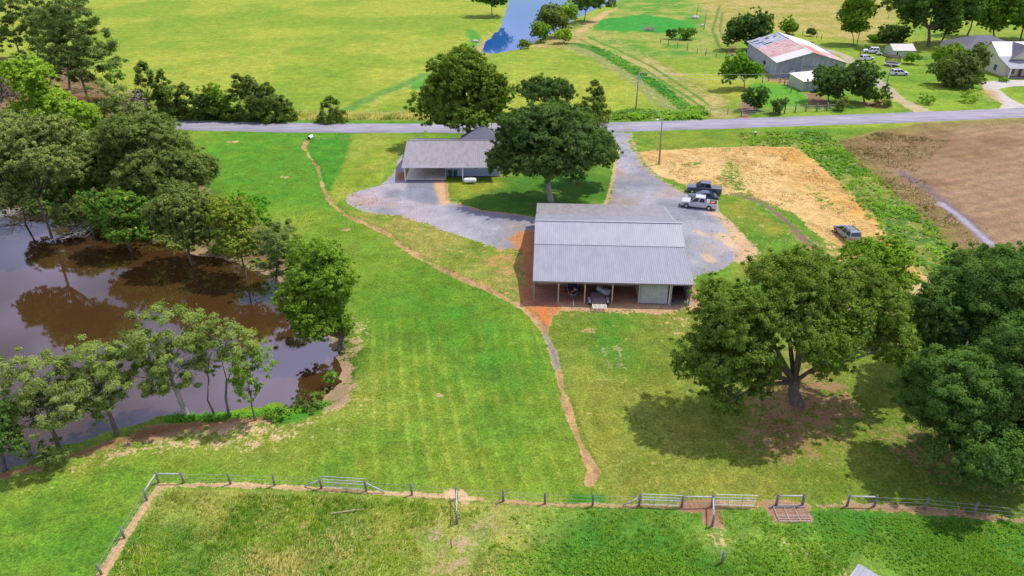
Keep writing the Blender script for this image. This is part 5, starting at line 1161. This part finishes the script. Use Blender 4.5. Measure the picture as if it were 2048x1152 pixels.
T('light_green_tree', 'feathery light green tree at the left edge above the road end', 'tree', (100,300), [(0,110,110,210,1),(40,170,150,260,0),(70,215,165,290,-1),(10,200,90,280,0)], 'yellow', tr=.22, dens=1.1, leaf=.42)
T('bare_tree', 'grey leafless bush at the left edge', 'tree', (10,270), [(-25,130,32,235)], 'twig', tr=.14, bark='bark_pale', dens=.25)
T('pine_tree', 'pine overhanging the left end of the road', 'tree', (245,285), [(170,160,255,230,0),(190,200,300,262,0),(165,235,240,290,-1),(225,235,318,282,-1)], 'pine', 'pine', tr=.22, fork=3.5, depth=.7)
T('bare_tree', 'small leafless bush by the end of the road', 'tree', (262,262), [(230,180,300,245)], 'twig', tr=.06, bark='bark_pale', dens=.12)
T('thin_tree', 'slim bright green tree on the pasture edge beside the dark pines', 'tree', (228,178), [(216,133,242,170)], 'weedb', tr=.08)
# left mass, north shore of the near pond
T('shore_tree', 'tall olive tree leaning over the pond at the left edge, with a double trunk', 'tree', (105,478), [(-30,250,100,370,0),(20,290,140,380,-2),(-40,330,60,420,-2),(60,230,160,320,2)], 'pine', tr=.28, multi=2, dens=1.1)
T('shore_tree', 'drooping tree at the pond edge on the far left', 'tree', (45,440), [(10,360,90,450),(60,400,110,470,-2)], 'olive', tr=.16)
T('wood_tree', 'wide dull green tree left of centre in the shoreline wood', 'tree', (230,400), [(120,270,240,380,0),(190,240,300,330,2),(150,300,260,400,-2)], 'olive', tr=.26, dens=1.1)
T('wood_tree', 'large dull green tree at the right side of the shoreline wood', 'tree', (345,430), [(210,225,350,330,2),(290,270,420,390,0),(250,300,370,400,-2)], 'olive', tr=.28, dens=1.1)
T('wood_tree', 'feathery green tree filling the upper middle of the shoreline wood', 'tree', (150,330), [(60,265,180,350,0),(130,265,230,330,1)], 'pine', tr=.22)
T('catalpa_tree', 'dark tree sprinkled with pale yellow seed heads on the pond bank', 'tree', (262,492), [(178,375,295,470,0),(205,430,300,495,-1.5)], 'flower', tr=.22, dens=1.15)
T('shore_tree', 'bushy green tree leaning over the pond right of the yellow topped tree', 'tree', (385,520), [(300,370,420,480,0),(345,440,425,510,-2),(290,400,360,480,-1)], 'olive', tr=.22)
T('rusty_tree', 'yellow green small tree with rusty tips on the pond bank', 'tree', (490,545), [(400,385,510,480,1),(430,440,525,530,-1)], 'rust', tr=.13, dens=.8)
T('wood_tree', 'narrow deep green bush behind the rusty tipped tree', 'tree', (500,480), [(462,388,535,470)], 'weedb', tr=.1)
T('pine_tree', 'dark green pine bush left of the big bright tree on the pond bank', 'tree', (550,570), [(512,440,602,520,1),(520,480,590,560,0)], 'pined', 'pine', tr=.2, dens=1.3)
T('maple_tree', 'big bright green leafy tree leaning over the pond beside the lawn', 'tree', (668,690), [(560,470,710,590,1.5),(620,520,735,640,0),(545,540,660,660,0),(580,590,690,680,-2),(600,475,690,540,2),(560,610,660,690,-1),(640,590,720,680,1)], 'bright', tr=.24, multi=2, dens=1.2, nb=50)
T('wood_tree', 'light olive tree in the lower left of the shoreline wood above the pond', 'tree', (120,420), [(70,300,190,390,0),(100,340,180,420,-1)], 'olive', tr=.2)
T('wood_tree', 'green tree at the back left of the shoreline wood', 'tree', (60,330), [(-40,230,80,320,0),(-20,280,90,345,-1)], 'pine', tr=.22)
T('wood_tree', 'fresh green tree between the light green tree and the road end pine', 'tree', (165,300), [(110,205,195,275,0),(130,250,220,300,-1)], 'yellow', tr=.2, leaf=.4)
T('wood_tree', 'small green tree on the lawn edge of the shoreline wood', 'tree', (395,400), [(345,310,425,385)], 'olive', tr=.16)
T('wood_tree', 'olive tree filling the centre of the shoreline wood', 'tree', (290,440), [(230,320,340,410,0),(270,350,380,430,-1)], 'pine', tr=.22)
T('wood_tree', 'yellowish scrubby tree between the lawn and the rusty tipped tree', 'tree', (450,500), [(405,400,470,470,0),(420,450,490,520,-1)], 'olive', tr=.14)
T('wood_tree', 'leafy tree low over the water left of the yellow topped tree', 'tree', (185,462), [(120,395,200,455)], 'olive', tr=.14)
# pines on the south bank
g = 'pines on the near bank of the brown pond'
T('bank_pine', 'pine leaning left, leftmost trunk of the near bank pines', 'tree', (118,897), [(10,712,125,800,0),(50,760,165,840,-.5),(20,800,120,862,-1)], 'pine', 'pine', g, tr=.2, fork=4, depth=.8, grow=1.35, dens=1.5)
T('bank_pine', 'pine with dark slanting trunk, second of the near bank pines', 'tree', (231,862), [(138,690,228,760,0),(160,735,245,810,-.4),(180,790,225,838,-.8)], 'pineb', 'pine', g, tr=.2, fork=3.5, depth=.8, grow=1.35, dens=1.5)
T('bank_pine', 'largest pine of the near bank with pale whitish trunk', 'tree', (371,822), [(270,620,400,700,.5),(235,660,330,735,0),(300,680,400,770,-.6),(255,720,335,785,-.6)], 'pineb', 'pine', g, tr=.28, fork=4, bark='bark_pale', depth=.85, dens=1.5, grow=1.3)
T('bank_pine', 'thin sparse pine right of the largest pine', 'tree', (427,822), [(395,672,440,745,0),(390,640,425,700,.5)], 'pine', 'pine', g, tr=.1, fork=4.5, dens=.5)
T('bank_pine', 'slim straight pine near the right end of the near bank row', 'tree', (457,827), [(405,645,475,705,0),(440,660,518,730,0)], 'pineb', 'pine', g, tr=.13, fork=4.5, depth=.8, grow=1.25)
T('bank_tree', 'bright leafy small tree at the right end of the near bank row', 'tree', (510,840), [(462,690,540,770,0),(470,745,520,805,-.4)], 'bright', tr=.09, dens=.8)
T('bank_tree', 'dark leafy tree at the bottom left edge on the near bank', 'tree', (5,930), [(-60,780,40,880,0),(-40,840,68,925,-1)], 'deep', tr=.2)
bush('pale green bush at the foot of the leftmost near bank pine', (92,935), (55,880,125,935), 'olive', 'leafy_bush')
bush('small green bush at the water edge of the cove on the right', (612,806), (588,788,655,812), 'olive', 'leafy_bush')
bush('tiny shrub standing in the shallow water of the cove', (662,765), (648,744,674,766), 'weedb', 'leafy_bush')
bush('green weedy bush at the water edge right of the near bank pines', (560,832), (538,815,582,834), 'weed', 'leafy_bush')
# around the far pond
T('pond_tree', 'round green tree at the top edge on the left bank of the far pond', 'tree', (984,32), [(948,-30,1018,30)], 'deep', tr=.2)
T('pond_tree', 'grey green willow like tree in the middle of the far pond bushes', 'tree', (1108,75), [(1072,12,1130,62),(1090,30,1136,76)], 'olive', tr=.14)
T('pond_tree', 'yellow green round tree right of the willow like tree at the far pond', 'tree', (1138,55), [(1110,8,1154,56)], 'yellow', tr=.12)
T('pond_tree', 'dark green tree on the far pond bank at the top edge', 'tree', (1168,44), [(1136,-20,1206,46)], 'deep', tr=.2)
bush('round bright bush at the left of the far pond bushes', (1082,84), (1062,44,1101,84), 'bright', 'pond_bush')
bush('round yellow green bush lowest of the far pond bushes', (1127,87), (1107,56,1142,86), 'yellow', 'pond_bush')
bush('low reddish brown scrub at the tip of the far pond', (1047,97), (1033,80,1062,96), 'rust', 'pond_bush')
bush('tiny dark conifer at the top edge right of the far pond', (1222,13), (1214,-12,1232,12), 'cedar', 'pond_bush', style='cone')
# pasture and old barn
T('big_bush', 'large dark bush between the pasture track and the tin barn', 'tree', (1498,100), [(1447,42,1500,95),(1470,22,1540,85)], 'deep', tr=.16, dens=1.2)
bush('flowering dark bush with cream blossom in the upper pasture', (1372,78), (1352,55,1390,78), 'flower', 'flowering_bush')
bush('small dark bush left of the flowering bush', (1343,78), (1333,58,1354,77), 'dark', 'flowering_bush')
T('big_bush', 'wide light green bush on the left side of the tin barn', 'tree', (1488,178), [(1440,108,1500,172,0),(1480,120,1525,165,1)], 'weed', tr=.14, dens=1.2)
bush('leafy bush at the roadside corral left of the corral posts', (1510,222), (1486,172,1538,222), 'deep', 'corral_bush')
bush('small bush growing through the roadside corral fence', (1556,228), (1542,196,1574,228), 'dark', 'corral_bush')
bush('pale variegated round bush at the right end of the roadside corral', (1685,221), (1670,195,1700,222), 'olive', 'corral_bush')
T('yard_tree', 'dark tree with several stems right of the white roofed shed', 'tree', (1662,205), [(1632,128,1712,180,0),(1630,150,1690,200,0)], 'dark', tr=.18, multi=2, dens=1.1)
T('yard_tree', 'dark round tree left of the gravel lane beside the leaning pole', 'tree', (1728,205), [(1700,118,1768,175,0),(1702,160,1752,205,-.5)], 'dark', tr=.18, dens=1.1)
bush('upright conifer like shrub at the foot of the leaning pole', (1770,212), (1752,172,1786,213), 'cedar', 'lawn_shrub', style='cone')
bush('small bush in the pasture just behind the tin barn', (1578,68), (1560,34,1598,67), 'bright', 'pasture_bush')
bush('low bush behind the tin barn near the lane', (1620,72), (1610,58,1632,72), 'deep', 'pasture_bush')
T('slender_tree', 'upright bright green tree standing alone above the parked white cars', 'tree', (1711,88), [(1684,8,1745,55,0),(1690,-12,1755,30,1),(1686,40,1735,72,-.5)], 'bright', tr=.2, multi=2, dens=.95)
T('big_shade_tree', 'big dark tree with thick trunk above the garden shed', 'tree', (1856,94), [(1770,-40,1870,35,0),(1830,-50,1925,40,1),(1795,0,1850,62,-1),(1870,10,1920,62,0)], 'deep', tr=.55, fork=6, nb=40)
T('big_shade_tree', 'dark tree between the thick trunked tree and the grey roofed house', 'tree', (1882,86), [(1878,-20,1960,50,0),(1865,30,1915,80,0)], 'deep', tr=.3)
T('big_shade_tree', 'green tree at the top right behind the farmhouse', 'tree', (1988,80), [(1950,-30,2030,50,0),(1960,0,2010,66,-1)], 'bright', tr=.3)
T('big_shade_tree', 'green tree cut by the right edge behind the farmhouse', 'tree', (2040,85), [(2000,-10,2100,78,0),(2020,-60,2110,20,2)], 'weed', tr=.3)
T('big_shade_tree', 'tall green tree at the top edge between the big dark tree and the right corner', 'tree', (1935,70), [(1925,-60,1990,20,0),(1940,-20,1985,50,-1)], 'dark', tr=.3)
T('big_shade_tree', 'mid green tree at the far top right corner of the view', 'tree', (2065,75), [(2020,-60,2100,60,0)], 'dark', tr=.3)
T('hedge_tree', 'small dark tree filling the dip in the left half of the hedgerow', 'tree', (398,239), [(380,185,425,236)], 'dark', tr=.1)
bush('broad dark bush in the grass left of the garden shed', (1790,84), (1758,52,1828,84), 'dark', 'pasture_bush')
bush('low green scrub along the pasture edge above the white cars', (1758,84), (1735,68,1775,84), 'weed', 'pasture_bush')
T('lawn_tree', 'spreading grey green tree on the lawn in front of the farmhouse', 'tree', (1908,172), [(1862,110,1925,165,0),(1905,95,1972,165,0),(1940,85,1985,130,1),(1880,140,1960,172,-1)], 'olive', tr=.2, multi=2, dens=1.1)
T('lawn_tree', 'bright green small tree behind the spreading lawn tree', 'tree', (1892,130), [(1866,84,1922,128)], 'bright', tr=.13)
bush('small shrub on the lawn between the trampoline and the lawn tree', (1824,128), (1808,106,1840,130), 'weed', 'lawn_shrub')
bush('low shrub on the lawn near the road, left of two', (1855,207), (1841,190,1868,208), 'weed', 'lawn_shrub')
bush('yellow green low shrub on the lawn near the road, right of two', (1941,204), (1926,182,1954,205), 'yellow', 'lawn_shrub')
bush('tiny round shrub at the corner of the concrete driveway', (2008,163), (2001,156,2016,163), 'weed', 'lawn_shrub')
bush('small green bush on the lawn near the left wood', (468,410), (470,395,540,420), 'weedb', 'leafy_bush')

# ------------------------------------------------------------------ ground cover that nobody could count
def rng_keep(q, mode):
    """patchiness of the front field: leaves bare and short places open"""
    b = np.zeros(len(q), bool)
    for P in BAREP: b |= sdist(q[:, 0], q[:, 1], P) > -.2
    n = fbm(q[:, 0], q[:, 1], 5., 77, 3); e = fbm(q[:, 0], q[:, 1], 14., 78, 2)
    if mode == 1: dense = ss(.42, .6, n*.5+e*.5)*(.25+.75*ss(20, 2, q[:, 0]+22)) if False else ss(.38, .62, n)*(1-.8*ss(-26, -4, q[:, 0]))+.06
    elif mode == 0: dense = 1-ss(.42, .62, n)*.7
    else: dense = .35+.65*ss(.35, .55, n)
    return ~b & (np.random.default_rng(1).random(len(q)) < dense)
BAREP = [GP(p) for p in ([(815,1060),(900,1050),(1000,1020),(1020,1060),(950,1110),(890,1250),(830,1250),(850,1100)],[(1535,1005),(1625,1005),(1635,1048),(1545,1048)],
   [(1395,1050),(1450,1055),(1470,1100),(1420,1110)],[(1705,1105),(1900,1200),(1900,1400),(1690,1400)],[(1360,1010),(1430,1010),(1432,1055),(1415,1055),(1410,1026),(1360,1024)])]
scatter('weeds', 'rank green weeds filling the ditch between straw patch and bare field', 'weeds', 950, BAND, 'weed', .5, .28, 18, seed=21, leafy=True)
scatter('weeds', 'green weeds along the little ditch across the far pasture', 'weeds', 300, GP([(1170,88),(1225,104),(1300,150),(1370,200),(1410,232),(1380,236),(1300,172),(1200,112)]), 'weedb', .35, .4, 12, seed=22, leafy=True)
scatter('verge_growth', 'scrubby growth on the far road verge right of the cedar', 'scrub', 260, GP([(1215,226),(1300,222),(1400,216),(1420,230),(1400,240),(1225,240)]), 'weed', .8, .6, 14, seed=23, leafy=True)
scatter('hedge_undergrowth', 'dark undergrowth at the foot of the cedar hedgerow', 'undergrowth', 420, GP([(262,225),(400,226),(585,228),(585,241),(400,240),(262,236)]), 'dark', .9, .6, 14, seed=24, leafy=True)
scatter('wood_undergrowth', 'mixed undergrowth beneath the shoreline wood', 'undergrowth', 1300, GP([(-60,230),(240,290),(330,330),(420,420),(520,480),(560,540),(400,505),(280,470),(60,415),(-60,390)]), 'olive', .9, .5, 14, seed=25, leafy=True)
scatter('verge_grass', 'reddish tall grass on the far road verge', 'grass', 2200, GP([(590,226),(830,226),(830,238),(590,240)]), 'straw', .7, .12, 6, seed=26)
FFp = GP([(325,985),(560,990),(760,998),(900,1010),(985,1015),(1010,1200),(990,1400),(100,1400),(240,1120)])
scatter('tall_grass', 'tall yellowing grass inside the front fence on the left', 'grass', 12000, FFp, 'straw', .36, .045, 6, seed=31, reject=lambda q: rng_keep(q, 1))
scatter('green_grass', 'green grass tufts mixed into the front field on the left', 'grass', 5000, FFp, 'reed', .3, .045, 7, seed=32, reject=lambda q: rng_keep(q, 0))
WF = GP([(1000,1022),(1250,1022),(1420,1022),(1700,1030),(2200,1058),(2400,1400),(980,1400)])
scatter('field_weeds', 'lush leafy weeds inside the front fence on the right', 'weeds', 8000, WF, 'weed', .2, .13, 12, seed=33, leafy=True, reject=lambda q: rng_keep(q, 2))
scatter('field_grass', 'fine green grass between the weeds on the right', 'grass', 7000, WF, 'reed', .28, .04, 6, seed=34, reject=lambda q: rng_keep(q, 2))
scatter('bank_plants', 'leafy plants along the near bank of the brown pond', 'plants', 260, GP([(330,822),(470,818),(560,812),(660,800),(650,815),(540,835),(330,842)]), 'weedb', .35, .22, 12, seed=35, leafy=True)
LAWNP = GP([(640,300),(760,440),(900,530),(1040,615),(1110,750),(1160,900),(1165,985),(700,965),(560,905),(690,830),(710,720),(740,640),(560,460),(440,400),(420,300)])
scatter('lawn_tufts', 'short grass tufts standing up from the mown lawn left of the path', 'grass', 9000, LAWNP, 'lawn', .10, .035, 6, seed=41)
scatter('lawn_tufts', 'short dry grass tufts on the lawn below the barn', 'grass', 6000, GP([(1110,650),(1380,630),(1420,760),(1700,900),(1700,1000),(1250,1000),(1200,960),(1130,760)]), 'reed', .09, .035, 6, seed=42)
scatter('loose_straw', 'loose straw clumps lying on the orange dirt patch', 'straw', 2600, GP([(1290,315),(1340,300),(1450,296),(1590,296),(1690,385),(1750,450),(1770,500),(1690,495),(1590,430),(1500,392),(1380,370)]), 'hay', .14, .09, 7, lean=1.6, seed=43)
scatter('field_stubble', 'dry stubble and dead weeds along the edge of the bare field', 'stubble', 2200, GP([(1670,285),(1760,265),(1900,280),(1830,345),(1960,490),(1920,515),(1800,400),(1700,315)]), 'stubble', .32, .07, 7, lean=1.0, seed=44)
